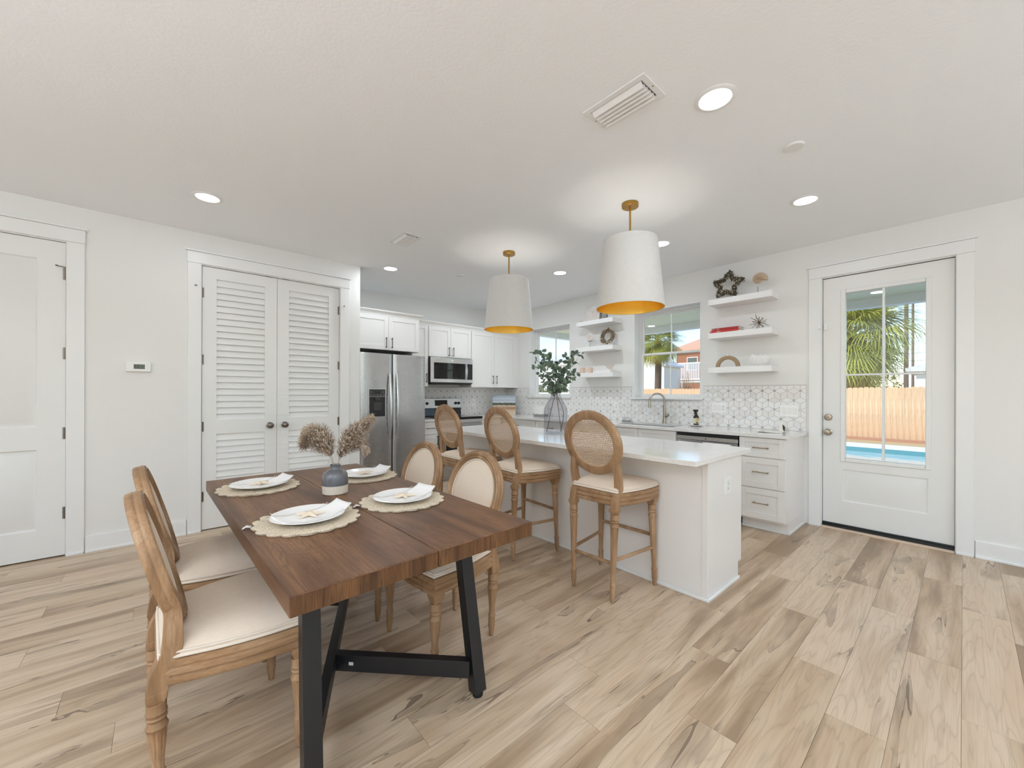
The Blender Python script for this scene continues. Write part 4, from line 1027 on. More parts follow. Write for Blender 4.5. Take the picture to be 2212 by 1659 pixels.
def napkin(loc, rz, label, seed):
    """folded fringed napkin lying across the plate, one end lifted over the rim"""
    t = thing('napkin', label, 'napkin', loc, rz, 'fringed white napkins'); q = random.Random(seed)
    def zz(u, v):       # follows the plate: flat middle, rising to the rim, past the rim it lifts
        d = math.hypot(u, v); z = .0072 if d < .085 else .0072+(d-.085)*.30
        return z+.0035+.0015*math.sin(9*u+seed)*math.cos(14*v)
    m = MB(); nu, nv = 22, 10; rows = []
    for i in range(nu+1):
        u = -.118+.268*i/nu; wdt = .060+.012*math.sin(3.1*i/nu)
        rows.append([(u, -wdt+2*wdt*j/nv, zz(u, -wdt+2*wdt*j/nv)+(.012*((u-.11)/.04)**2 if u > .11 else 0)) for j in range(nv+1)])
    m.loops(rows, close=False, cap0=False, cap1=False); o = m.build('cloth', MT['napkin_cloth'], t, local=True, angle=80); s = o.modifiers.new('thick', 'SOLIDIFY'); s.thickness = .005; s.offset = 1
    f = MB()
    for k in range(64):
        u = -.115+.23*k/63+q.uniform(-.002, .002)
        for sgn in ((-1, 1) if k % 2 else (-1,)):
            w0 = sgn*.064; L = q.uniform(.014, .022); a = Vector((u, w0, zz(u, w0)+.004)); b = a+Vector((q.uniform(-.006, .006), sgn*L, q.uniform(-.003, .004)))
            f.add([a+Vector((-.0016, 0, 0)), a+Vector((.0016, 0, 0)), b+Vector((.001, 0, .0003)), b+Vector((-.001, 0, .0003))], [(0,1,2,3)])
    tag(f.build('fringe', MT['napkin_cloth'], t, local=True, smooth=False), kind='stuff')
    return t
def starfish_mesh(R0, r0, h, name, mat, n=5):
    m = MB(); rings = []
    N = n*8
    for s_, hh in ((1.0, .0), (.98, .35), (.86, .7), (.6, .9), (.3, 1.0), (.05, 1.0)):
        out = []
        for i in range(N):
            a = 2*math.pi*i/N; k = abs(((a*n/(2*math.pi)) % 1)-.5)*2     # 1 at arm tip
            r_ = (r0+(R0-r0)*k**2.2)*s_
            out.append((r_*math.cos(a), r_*math.sin(a), h*hh*(1-.45*min(1, r_/R0))))
        rings.append(out)
    m.loops(rings); return m.mesh(name, mat)
sf = starfish_mesh(.058, .017, .013, 'starfish', MT['starfish_tan'])
names = ['at the near end of the table', 'at the far end facing the louvred doors', 'beside the fridge side chair, behind the grey vase', 'at the near corner on the island side']
locs = [(.452, 1.765), (.405, 2.545), (.945, 2.46), (.877, 1.790)]
rzs = [R(-14), R(-10), R(-14), R(-12)]
for k, ((x, y), rz) in enumerate(zip(locs, rzs)):
    placemat((x, y, TZ), rz, 'cream scalloped crochet placemat '+names[k], k in (0, 3))
    zp = TZ+.0092
    plate_thing((x, y, zp), 'round white dinner plate '+names[k])
    napkin((x, y, zp), rz+R(24), 'white fringed napkin folded on the plate '+names[k], k+3)
    o = tag(bpy.data.objects.new('starfish', sf), 'small tan starfish on the napkin '+names[k], 'starfish', 'small starfish on the plates'); COL.objects.link(o); o.location = (x+.004, y-.004, zp+.0165); o.rotation_euler = (0, 0, rz+k*.7+R(8))

# ---- grey stoneware vase with pampas plumes
vx, vy = .682, 2.165
v = thing('vase', 'grey glazed stoneware vase with raw cream base on the table', 'vase', (vx, vy, TZ))
m = MB(); m.lathe([(.058, .0006), (.0615, .004), (.0625, .045)], (0,0,0), 40, cap1=False); m.lathe([(.058, .0006), (.001, .0006)], (0,0,0), 40, cap0=False, cap1=False)
m.build('raw_base', MT['vase_raw'], v, local=True)
m = MB(); m.lathe([(.0626, .0452), (.0635, .05), (.062, .08), (.0595, .098), (.054, .108), (.040, .118), (.028, .125), (.0245, .131), (.0245, .142), (.0265, .148), (.024, .149), (.021, .142), (.021, .128), (.03, .118), (.05, .10), (.055, .05), (.001, .048)], (0,0,0), 40, cap0=False, cap1=True)
m.build('glazed_body', MT['vase_blue'], v, local=True)
def pampas(path, label, seed, L0, wid, n=900):
    t = thing('pampas_stem', label, 'pampas', (vx, vy, TZ+.05), 0, 'dried pampas plumes in the grey vase'); q = random.Random(seed)
    pts = smooth_path(path, 10); N = len(pts)
    st = MB(); st.tube(pts, [.0018]*N, 6); st.build('stem', MT['pampas'], t, local=True)
    for nm, mat, cnt in (('plume', 'pampas', n), ('plume', 'pampas_light', n//2)):
        m = MB()
        for k in range(cnt):
            u = L0+(1-L0)*q.random()**.85; i = min(N-2, int(u*(N-1))); f = u*(N-1)-i; p = pts[i].lerp(pts[i+1], f); d = (pts[i+1]-pts[i]).normalized()
            s_ = math.sin(math.pi*min(1, max(0, (u-L0)/(1-L0)))**.6)*.85+.25
            r_ = Vector((q.gauss(0, 1), q.gauss(0, 1), q.gauss(0, 1))); r_ -= d*r_.dot(d); r_.normalize()
            L = wid*s_*q.uniform(.6, 1.25)
            a = p; b = p+d*L*.55+r_*L*.55; c = b+d*L*.30+r_*L*.25+Vector((0,0,-L*.28))
            sd = d.cross(r_)*.0014
            m.add([a-sd*.5, a+sd*.5, b+sd*1.3, b-sd*1.3, c], [(0,1,2,3), (3,2,4)])
            for h in range(3):     # seed fluff
                z = b.lerp(c, q.random()); e = z+Vector((q.gauss(0, .006), q.gauss(0, .006), q.gauss(-.003, .006)))
                m.add([z-sd, z+sd, e], [(0,1,2)])
        tag(m.build(nm, MT[mat], t, local=True, smooth=False), kind='stuff')
RT = Vector((.75, -.66, 0)); FW = Vector((.66, .75, 0))     # room directions used to lay the stems out
def P3(r_, f_, z): v_ = RT*r_+FW*f_; return (v_.x, v_.y, z)
pampas([P3(0,0,.02), P3(-.012,0,.10), P3(-.05,.01,.17), P3(-.105,.02,.225), P3(-.175,.03,.222)], 'pampas plume arching low towards the louvred doors', 1, .38, .080)
pampas([P3(0,0,.02), P3(-.008,0,.10), P3(-.03,-.01,.18), P3(-.075,-.02,.255), P3(-.135,-.03,.275)], 'pampas plume rising above the low arching one', 2, .38, .078)
pampas([P3(0,0,.02), P3(.012,0,.10), P3(.05,.0,.19), P3(.105,.0,.27), P3(.185,.01,.345)], 'tall pampas plume leaning towards the refrigerator', 3, .34, .072)
pampas([P3(0,0,.02), P3(.01,.01,.10), P3(.045,.02,.165), P3(.10,.03,.20), P3(.15,.03,.165)], 'short drooping pampas plume below the tall one', 4, .42, .060, 500)
# ================================================================ CEILING FIXTURES
def downlight(x, y, label, k=1.0):
    t = thing('recessed_light', label, 'ceiling light', (x, y, ZC), 0, 'round recessed ceiling lights')
    MB().lathe([(.096, -.0008), (.096, -.003), (.090, -.006), (.075, -.0075), (.072, -.004), (.072, -.0008)], (0,0,0), 40, cap0=False, cap1=False).build('trim_ring', MT['trim_paint'], t, local=True)
    MB().lathe([(.0715, -.0015), (.0715, -.0045), (.001, -.0050)], (0,0,0), 40, cap0=True, cap1=True).build('lens', MT['lamp_glow'], t, local=True)
    l = bpy.data.lights.new('downlight', 'AREA'); l.shape = 'DISK'; l.size = .15; l.energy = LAMP*k; l.color = (.84, .93, 1.0)
    o = bpy.data.objects.new('downlight', l); COL.objects.link(o); o.location = (x, y, ZC-.012)
downlight(2.053, .815, 'round recessed ceiling light beside the large ceiling vent', 1.5)
downlight(3.640, .790, 'round recessed ceiling light nearest the patio door', .6)
downlight(.258, 3.746, 'round recessed ceiling light above the panelled door side of the room')
downlight(2.020, 4.455, 'round recessed ceiling light in front of the refrigerator', 1.8)
downlight(3.622, 3.235, 'round recessed ceiling light between the two pendant lamps', 2.4)
downlight(3.622, 4.445, 'round recessed ceiling light in the kitchen corner behind the far pendant shade', 2.7)
downlight(3.650, 1.950, 'round recessed ceiling light half hidden by the near pendant shade')
for x, y, d in ((.26, .80, 'over the viewpoint'), (-1.5, 2.2, 'beyond the panelled door'), (-1.6, -1.4, 'in the living area corner'), (.6, -1.8, 'in the living area centre'), (2.9, -1.6, 'in the living area beside the patio wall')):  # extra downlights out of view, added to brighten the room
    downlight(x, y, 'unseen recessed ceiling light added for brightness '+d, .35)
def vent(cx, cy, wx, wy, n, label):
    t = thing('ceiling_vent', label, 'vent', (cx, cy, ZC), 0, 'white ceiling air vents'); b = .030
    m = MB()
    for x0, x1, y0, y1 in ((-wx/2, -wx/2+b, -wy/2, wy/2), (wx/2-b, wx/2, -wy/2, wy/2), (-wx/2+b, wx/2-b, -wy/2, -wy/2+b), (-wx/2+b, wx/2-b, wy/2-b, wy/2)): m.box(x0, x1, y0, y1, -.006, -.0006)
    m.build('frame', MT['trim_paint'], t, .002, local=True)
    B(-wx/2+b, wx/2-b, -wy/2+b, wy/2-b, -.0025, -.0006).build('backing', MT['mid_grey'], t, local=True)
    sm = MB(); sm.prism([(-.013, -.003), (-.011, -.003), (.012, -.0215), (.010, -.0215)], lambda a, c: (a, -wy/2+b+.004, c), lambda a, c: (a, wy/2-b-.004, c)); me = sm.mesh('louver', MT['trim_paint'], False)
    for i in range(n): inst('louver', me, t, (-wx/2+b+.016+(wx-2*b-.032)*i/(n-1), 0, 0))
    for y in (-wy/2+.012, wy/2-.012): MB().lathe([(.0035, -.0062), (.0035, -.0068)], (0, y, 0), 8).build('screw', MT['pewter'], t, local=True)
vent(1.742, 1.138, .200, .350, 5, 'large white louvred ceiling vent near the recessed light')
vent(1.735, 3.512, .195, .330, 6, 'small looking white ceiling vent above the dining table towards the pantry')
m = MB(); m.lathe([(.050, -.0006), (.050, -.010), (.046, -.013), (.001, -.0135)], (2.795, .662, ZC), 32); tag(m.build('smoke_detector', MT['wall_paint'], None), 'plain round white cover on the ceiling near the patio door', 'ceiling cover')
m = MB(); m.lathe([(.045, -.0006), (.045, -.010), (.041, -.013), (.001, -.0135)], (2.776, 4.125, ZC), 32); tag(m.build('smoke_detector', MT['wall_paint'], None), 'small round white cover on the ceiling beyond the far pendant', 'ceiling cover')

def pendant(x, y, label):
    t = thing('pendant_lamp', label, 'pendant lamp', (x, y, ZC), 0, 'white drum pendant lamps over the island')
    zt, zb, rt, rb = 2.452-ZC, 1.935-ZC, .203, .254
    MB().lathe([(.062, -.0006), (.062, -.028), (.058, -.031), (.001, -.031)], (0,0,0), 36).build('canopy', MT['brass'], t, local=True)
    MB().lathe([(.0075, -.0312), (.0075, zt-.04)], (0,0,0), 16).build('rod', MT['brass'], t, local=True)
    MB().lathe([(rt, zt), (rb, zb)], (0,0,0), 72, cap0=False, cap1=False).build('shade', MT['shade_white'], t, local=True)
    MB().lathe([(rt-.0035, zt-.0005), (rb-.0035, zb+.0005)], (0,0,0), 72, cap0=False, cap1=False).build('shade_lining', MT['gold_foil'], t, local=True)
    n = 72; m = MB(); m.lathe([(rb-.004, zb-.0006), (rb+.0008, zb-.0006), (rb+.0008, zb+.004), (rb+.0002, zb+.004)], (0,0,0), n, cap0=False, cap1=False); m.lathe([(rt-.004, zt+.0006), (rt+.0008, zt+.0006), (rt+.0008, zt-.003), (rt+.0002, zt-.003)], (0,0,0), n, cap0=False, cap1=False); m.build('rim', MT['shade_white'], t, local=True)
    m = MB()
    for k in range(3):
        a = 2*math.pi*k/3+.5; m.tube([(.006*math.cos(a), .006*math.sin(a), zt-.03), ((rt-.006)*math.cos(a), (rt-.006)*math.sin(a), zt-.006)], .0025, 6)
    m.build('spider', MT['brass'], t, local=True)
    MB().lathe([(.018, zt-.04), (.018, zt-.07), (.014, zt-.075)], (0,0,0), 16).build('socket', MT['brass'], t, local=True)
    MB().lathe([(.012, zt-.076), (.020, zt-.085), (.030, zt-.115), (.028, zt-.145), (.014, zt-.163), (.001, zt-.166)], (0,0,0), 24).build('bulb', MT['bulb_glow'], t, local=True)
    l = bpy.data.lights.new('pendant_bulb', 'POINT'); l.energy = PEND; l.shadow_soft_size = .045; l.color = (1, .94, .86)
    o = bpy.data.objects.new('pendant_bulb', l); COL.objects.link(o); o.location = (x, y, 2.452-.135)
pendant(2.706, 1.700, 'white drum pendant lamp with gold lining nearer the patio door')
pendant(2.704, 3.120, 'white drum pendant lamp with gold lining nearer the refrigerator')

def uplighter(x, y, label, k):  # unseen lamps added behind the camera to bounce light off the ceiling
    t = thing('added_floor_lamp', label, 'added fill lamp', (x, y, 0), 0, 'unseen fill lamps added behind the camera')
    MB().lathe([(.15, 0), (.15, .02), (.02, .03)], (0,0,0), 32).build('base', MT['brass'], t, local=True)
    MB().lathe([(.012, .03), (.012, 1.70)], (0,0,0), 12).build('pole', MT['brass'], t, local=True)
    MB().lathe([(.02, 1.70), (.10, 1.725), (.17, 1.78), (.20, 1.85), (.195, 1.85), (.165, 1.785), (.095, 1.735), (.01, 1.715)], (0,0,0), 40).build('bowl', MT['shade_white'], t, local=True)
    l = bpy.data.lights.new('fill_uplight', 'AREA'); l.shape = 'DISK'; l.size = .3; l.energy = UPL*k; l.color = (.84, .93, 1.0)
    o = bpy.data.objects.new('fill_uplight', l); COL.objects.link(o); o.location = (x, y, 1.84); o.rotation_euler = (math.pi, 0, 0)
uplighter(-2.3, .4, 'unseen brass fill lamp added to light the ceiling beside the living room side windows', 1.3); uplighter(-.7, -2.3, 'unseen brass fill lamp added to light the ceiling by the glazed rear opening', 1.25); uplighter(2.6, -2.6, 'unseen brass fill lamp added to light the ceiling nearest the patio wall', .45)
# thermostat
t = thing('thermostat', 'white wall thermostat with small grey display', 'thermostat', (-.143, YL, 1.49))
B(-.222, -.066, YL-.026, YL-.0006, 1.452, 1.537).build('case', MT['white_plastic'], t, .004)
B(-.173, -.103, YL-.0275, YL-.0262, 1.475, 1.514).build('display', MT['lcd'], t)
SEG = {'6': 'acdefg', '8': 'abcdefg', '3': 'abcdg'}
m = MB()
def digit(ch, x, z, h):
    w_ = h*.5; q = h*.09
    seg = dict(a=(0, w_, h-q, h), d=(0, w_, 0, q), g=(0, w_, h/2-q/2, h/2+q/2), b=(w_-q, w_, h/2, h), c=(w_-q, w_, 0, h/2), e=(0, q, 0, h/2), f=(0, q, h/2, h))
    for s in SEG[ch]: a0, a1, b0, b1 = seg[s]; m.box(x+a0, x+a1, YL-.0283, YL-.0276, z+b0, z+b1)
digit('6', -.165, 1.483, .022); digit('8', -.148, 1.483, .022); digit('3', -.126, 1.485, .018)
m.build('digits', MT['lcd_digit'], t)
for z in (1.518, 1.497, 1.478):
    B(-.092, -.078, YL-.0275, YL-.0262, z-.005, z+.005).build('button', MT['ceramic_white'], t, .001)

# ================================================================ SHELVES AND WHAT STANDS ON THEM
SD = .225
def shelf(y0, y1, z0, z1, label):
    return tag(B(XW-SD, XW-.0005, y0, y1, z0, z1).build('floating_shelf', MT['shelf_paint'], None, .0015), label, 'shelf', 'thick white floating shelves')
RY = (1.268, 1.885); LY = (3.138, 3.765)
RZ = ((2.258, 2.320), (1.888, 1.949), (1.508, 1.569)); LZ = ((2.254, 2.316), (1.880, 1.942), (1.508, 1.570))
for (z0, z1), n in zip(RZ, ('top', 'middle', 'bottom')): shelf(*RY, z0, z1, n+' white floating shelf between the sink window and the patio door')
for (z0, z1), n in zip(LZ, ('top', 'middle', 'bottom')): shelf(*LY, z0, z1, n+' white floating shelf between the two kitchen windows')
def leaves_mesh(name, mat, L, w_):
    m = MB(); m.add([(0,0,0), (L*.35, -w_/2, L*.05), (L*.75, -w_*.38, L*.03), (L, 0, -L*.02), (L*.75, w_*.38, L*.03), (L*.35, w_/2, L*.05), (L*.45, 0, -L*.04)], [(0,1,6), (1,2,6), (2,3,6), (3,4,6), (4,5,6), (5,0,6)])
    return m.mesh(name, mat)
# top right: woven star, ammonite on a stand
sx = XW-.135
t = thing('woven_star', 'open star wreath of dark and pale twine leaning on the top shelf', 'star ornament', (sx, 1.72, RZ[0][1]))
q = random.Random(3); zc = RZ[0][1]+.142; Rs, rs_ = .152, .074
Ms = Matrix.Translation((sx+.0, 1.715, zc)) @ Matrix.Rotation(R(12), 4, 'Y')
pt = []
for i in range(10):
    a = R(93+36*i); r_ = Rs if i % 2 == 0 else rs_
    pt.append(Vector((0, r_*math.cos(a), r_*math.sin(a))))
low = min((Ms @ p).z for p in pt)
Ms = Matrix.Translation((0, 0, RZ[0][1]-low+.028)) @ Ms
m = MB(); pth = []
for i in range(10):
    a, b = pt[i], pt[(i+1) % 10]
    for k in range(6): pth.append(Ms @ a.lerp(b, k/6))
m.tube(pth, [.021+.003*math.sin(i*1.7) for i in range(60)], 10, closed=True, up=(1,0,0)); m.build('star_core', MT['rope_dark'], t)
for nm, mt in (('twine', 'rope_light'), ('twine', 'rope_dark'), ('twine', 'rope_light')):
    m = MB()
    for k in range(170):
        i = q.randrange(60); c = pth[i]; d = (pth[(i+1) % 60]-c).normalized(); a = q.uniform(0, 2*math.pi)
        u = d.cross(Vector((1,0,0))).normalized(); v_ = d.cross(u)
        p = c+(u*math.cos(a)+v_*math.sin(a))*.021; e = p+(d*q.uniform(-.6,.6)+u*math.cos(a+1)+v_*math.sin(a+1)).normalized()*.018
        m.tube([p, (p+e)/2+(u*math.cos(a)+v_*math.sin(a))*.004, e], .0026, 5)
    tag(m.build(nm, MT[mt], t), kind='stuff')
t = thing('ammonite_ornament', 'tan spiral ammonite shell on a metal pin stand, top shelf', 'shell ornament', (sx, 1.405, RZ[0][1]))
MB().lathe([(.030, .0006), (.030, .004), (.004, .006)], (sx, 1.42, RZ[0][1]), 20).build('base', MT['pewter'], t)
MB().lathe([(.003, .006), (.003, .075)], (sx, 1.42, RZ[0][1]), 8).build('pin', MT['pewter'], t)
cs = Vector((sx, 1.412, RZ[0][1]+.152)); m = MB(); pts = []; rr = []
for i in range(200):
    u = i/199; a = R(200)-u*R(360*2.4); r_ = .050*math.exp(-1.9*u)
    pts.append(cs+Vector((0, r_*math.cos(a)*1.08, r_*math.sin(a)))); rr.append(.62*r_*(1+.10*math.sin(i*1.6))+.0015)
m.tube(pts, rr, 12, up=(1,0,0)); m.build('shell', MT['shell_tan'], t)
# middle right: two red books, starburst
zb = RZ[1][1]
def book(y0, y1, x0, x1, z0, z1, mat, label, words):
    b = thing('book', label, 'book', ((x0+x1)/2, (y0+y1)/2, z0), 0, 'red books on the middle shelf'); c = .0022
    m = MB(); m.box(x0, x1, y0, y1, z0+.0005, z0+c); m.box(x0, x1, y0, y1, z1-c, z1); m.box(x0, x0+.003, y0, y1, z0+c, z1-c); m.build('cover', MT[mat], b, .0006)
    B(x0+.0031, x1-.004, y0+.004, y1-.004, z0+c+.0002, z1-c-.0002).build('pages', MT['paper'], b)
    for txt, yy, hh, mt in words:
        cu = bpy.data.curves.new('spine_title', 'FONT'); cu.body = txt; cu.size = hh; cu.extrude = .0003
        cu.materials.append(MT[mt]); o = bpy.data.objects.new('spine_title', cu); COL.objects.link(o)
        o.matrix_world = Matrix(((0,0,-1,x0-.0004),(-1,0,0,yy),(0,1,0,z0+(z1-z0)/2-hh*.33),(0,0,0,1)))
        dg = bpy.context.evaluated_depsgraph_get(); me = bpy.data.meshes.new_from_object(o.evaluated_get(dg)); M_ = o.matrix_world.copy(); bpy.data.objects.remove(o)
        me.transform(M_); o2 = bpy.data.objects.new('spine_title', me); COL.objects.link(o2); attach(o2, b)
    return b
xb = XW-SD+.004
book(1.575, 1.868, xb, xb+.19, zb, zb+.0235, 'book_red', 'lower bright red hardback book lying on the middle shelf', [('The', 1.862, .011, 'lettering_white'), ('Blood', 1.795, .016, 'lettering_white')])
book(1.577, 1.850, xb+.002, xb+.18, zb+.0238, zb+.0478, 'book_dark_red', 'upper dark red hardback book on top of the other book', [('EAT', 1.842, .013, 'lettering_white'), ('LOVE', 1.800, .013, 'lettering_white')])
t = thing('starburst_ornament', 'bronze starburst of thin rods on the middle shelf', 'ornament', (sx, 1.40, zb)); q = random.Random(8)
cs = Vector((sx-.01, 1.405, zb+.068)); MB().lathe([(.001, -.014), (.009, -.010), (.0135, 0), (.009, .010), (.001, .014)], tuple(cs), 16).build('hub', MT['bronze'], t)
gold = math.pi*(3-math.sqrt(5)); 
rod = MB(); rod.tube([(0,0,.012), (0,0,.094)], [.0014, .0026], 8); rme = rod.mesh('rod', MT['bronze'])
for i in range(34):
    z = 1-2*(i+.5)/34; r_ = math.sqrt(1-z*z); d = Vector((r_*math.cos(gold*i), r_*math.sin(gold*i), z)); s_ = .62+.38*q.random()
    if d.z < -.25: s_ = min(s_, .066/.094/abs(d.z))
    o = inst('rod', rme, t, (0,0,0)); o.matrix_parent_inverse = Matrix.Translation(t.location).inverted(); o.location = cs; o.rotation_mode = 'QUATERNION'; o.rotation_quaternion = d.to_track_quat('Z', 'Y'); o.scale = (1, 1, min(1, s_))
# bottom right: arch vase, ribbed shell bowl
zb = RZ[2][1]
t = thing('arch_vase', 'tan half ring vase with small white neck on the bottom shelf', 'vase', (sx, 1.70, zb))
pts = [(sx-.02, 1.705+.104*math.cos(math.pi*i/24), zb+.0005+.104*math.sin(math.pi*i/24)) for i in range(25)]
m = MB(); m.tube(pts, 1.0, 16, flat=(.040, .036), up=(1,0,0)); m.build('arch', MT['arch_tan'], t, .006)
MB().lathe([(.014, 0), (.014, .018), (.0165, .022), (.013, .0225), (.011, .004), (.001, .003)], (sx-.02, 1.705, zb+.1225), 20).build('neck', MT['ceramic_white'], t)
t = thing('shell_vase', 'white ribbed shell shaped bowl on the bottom shelf', 'vase', (sx, 1.40, zb))
m = MB(); rings = []; N = 72
for k in range(11):
    u = k/10; pr = [(.028, .0006), (.046, .004), (.066, .025), (.080, .052), (.084, .078), (.080, .098), (.072, .112), (.062, .120), (.052, .116), (.050, .09), (.04, .05)][k]
    out = []
    for i in range(N):
        a = 2*math.pi*i/N; rb_ = 1+.05*math.cos(a*16)*(1 if k < 7 else .3)
        cut = 0 if k < 5 else .030*max(0, math.cos(a-R(-130)))*(1 if k < 9 else .2)
        out.append((sx+pr[0]*rb_*math.cos(a)*.85, 1.405+pr[0]*rb_*math.sin(a)*1.08, zb+pr[1]-cut+(.004*math.cos(a*8) if 5 < k < 9 else 0)))
    rings.append(out)
m.loops(rings, cap0=True, cap1=True); m.build('shell_bowl', MT['shell_white'], t, angle=60)
# left stack, top: print, driftwood piece, small grey vase
zb = LZ[0][1]
t = thing('canvas_print', 'pale square print with faint marks leaning on the top shelf', 'picture', (sx, 3.56, zb))
Mp = Matrix.Translation((XW-.10, 3.575, zb+.0008)) @ Matrix.Rotation(R(9), 4, 'Y')
MB(Mp).box(-.0, .022, -.125, .125, 0, .235).build('frame', MT['grey_plastic'], t, .001)
MB(Mp).box(-.004, -.0002, -.122, .122, .003, .232).build('print_surface', MT['pale_print'], t)
t = tag(MB().lathe([(.022, .0006), (.030, .02), (.032, .05), (.020, .085), (.014, .10), (.017, .112), (.013, .112), (.011, .09), (.001, .03)], (sx-.02, 3.30, zb), 24).build('bud_vase', MT['grey_plastic'], None), 'small grey bud vase beside the pale print on the top shelf', 'vase')
m = MB(); m.loops([[(sx-.02+dx*s_, 3.74+dy, zb+.012+dz*s_) for dx, dz in ellipse(.03, .011, 12)] for dy, s_ in ((-.055, .2), (-.04, .8), (0, 1), (.015, .85), (.024, .2))]); tag(m.build('driftwood', MT['shell_tan'], None), 'small flat piece of pale driftwood at the end of the top shelf', 'driftwood')
# middle: sand dollar on a stand, shell wreath
zb = LZ[1][1]
t = thing('sand_dollar_ornament', 'pale sand dollar on a thin dark metal stand, middle shelf', 'shell ornament', (sx, 3.60, zb))
yy = 3.585; B(sx-.035, sx+.035, yy-.050, yy+.050, zb+.0006, zb+.004).build('base', MT['pewter'], t)
MB().lathe([(.0025, .004), (.0025, .095)], (sx, yy, zb), 8).build('stem', MT['pewter'], t)
m = MB(); cz = zb+.152; m.lathe([(.001, -.009), (.04, -.009), (.057, -.005), (.0605, 0), (.057, .005), (.04, .009), (.001, .010)], (sx, yy, cz), 40, M=Matrix.Rotation(R(-90), 3, 'Y')); m.build('sand_dollar', MT['coral_pink'], t)
m = MB()
for k in range(5):
    a = R(90+72*k); d = Vector((0, math.cos(a), math.sin(a))); m.tube([Vector((sx-.0098, yy, cz))+d*.010, Vector((sx-.0096, yy, cz))+d*.034], .0016, 6)
for k in range(30):
    a = 2*math.pi*k/30; m.box(sx-.0075, sx-.0045, yy+.053*math.cos(a)-.0016, yy+.053*math.cos(a)+.0016, cz+.053*math.sin(a)-.0016, cz+.053*math.sin(a)+.0016)
for k in range(5): m.box(sx-.006, sx+.006, yy-.03+.015*k-.003, yy-.03+.015*k+.003, cz-.062, cz-.054)
m.build('markings', MT['shell_dark'], t)
t = thing('shell_wreath', 'round wreath of tan dried pods leaning on the middle shelf', 'wreath', (sx, 3.28, zb)); q = random.Random(12)
wc = Vector((XW-.085, 3.315, zb+.138)); Mw = Matrix.Translation(wc) @ Matrix.Rotation(R(8), 4, 'Y')
m = MB(); m.tube([Mw @ Vector((0, .085*math.cos(2*math.pi*i/40), 0.083*math.sin(2*math.pi*i/40))) for i in range(40)], .026, 10, closed=True, up=(1,0,0)); m.build('core', MT['wreath_dark'], t)
pods = [leaves_mesh('pod', MT['wreath_tan'], .038, .026), leaves_mesh('pod', MT['wreath_dark'], .038, .022), leaves_mesh('pod', MT['shell_white'], .034, .022)]
for k in range(230):
    a = q.uniform(0, 2*math.pi); b = q.uniform(-R(115), R(115)) + math.pi
    c = Vector((0, math.cos(a), math.sin(a))); o_ = c*-math.cos(b)*-1; d = (c*math.cos(b)*-1+Vector((-1,0,0))*abs(math.sin(b)))
    d = (Vector((-1,0,0))*q.uniform(.1, 1.0)+c*q.uniform(-.7, 1.0)+Vector((0, -math.sin(a), math.cos(a)))*q.uniform(.2, .9)).normalized()
    p = Mw @ (c*.085+d*.014)
    o = inst('pod', pods[q.choice((0, 0, 1, 2))], t); o.matrix_parent_inverse = Matrix.Translation(t.location).inverted(); o.location = p; o.rotation_mode = 'QUATERNION'; o.rotation_quaternion = d.to_track_quat('X', 'Z') @ Matrix.Rotation(q.uniform(0, 6), 3, 'X').to_quaternion(); s_ = q.uniform(.65, 1.0); o.scale = (s_, s_, s_)
# bottom: two mugs, tray, coral bowl on a block
zb = LZ[2][1]
def mug(y, x, label, ha):
    t = thing('mug', label, 'mug', (x, y, zb), 0, 'pink mugs on the bottom shelf')
    MB().lathe([(.030, .0006), (.0345, .003), (.0355, .010), (.0355, .083), (.034, .0845), (.0325, .083), (.0325, .012), (.001, .008)], (x, y, zb), 32, cap0=True).build('cup', MT['mug_pink'], t)
    m = MB(); d = Vector((math.cos(ha), math.sin(ha), 0)); m.tube([Vector((x, y, zb+.044))+d*(.033+.028*math.cos(R(a_)))+Vector((0,0,.026*math.sin(R(a_)))) for a_ in range(-85, 90, 17)], .0042, 8); m.build('handle', MT['mug_pink'], t)
mug(3.700, XW-.16, 'pale pink mug nearer the leafy branches, bottom shelf', R(-75)); mug(3.585, XW-.13, 'pale pink mug beside the flat tray, bottom shelf', R(-80))
tag(B(XW-.17, XW-.07, 3.30, 3.50, zb+.0006, zb+.030).build('stacked_tray', MT['ceramic_white'], None, .003), 'flat white tray between mugs and coral bowl, bottom shelf', 'tray')
t = thing('coral_bowl', 'pale pink ruffled coral ornament on a white block, bottom shelf', 'ornament', (sx, 3.25, zb))
B(XW-.19, XW-.08, 3.195, 3.290, zb+.0006, zb+.036).build('block', MT['ceramic_white'], t, .003)
m = MB(); rings = []; N = 48
for k, (r_, h) in enumerate(((.020, .0), (.024, .012), (.036, .032), (.052, .052), (.062, .070), (.055, .068), (.04, .045), (.02, .02))):
    rings.append([(XW-.135+r_*math.cos(2*math.pi*i/N)*(1+.16*(k/7)*math.sin(5*2*math.pi*i/N)), 3.243+r_*1.1*math.sin(2*math.pi*i/N)*(1+.2*(k/7)*math.sin(7*2*math.pi*i/N+1)), zb+.0365+h+.008*(k/7)*math.sin(6*2*math.pi*i/N)) for i in range(N)])
m.loops(rings); m.build('coral', MT['coral_pink'], t, angle=60)

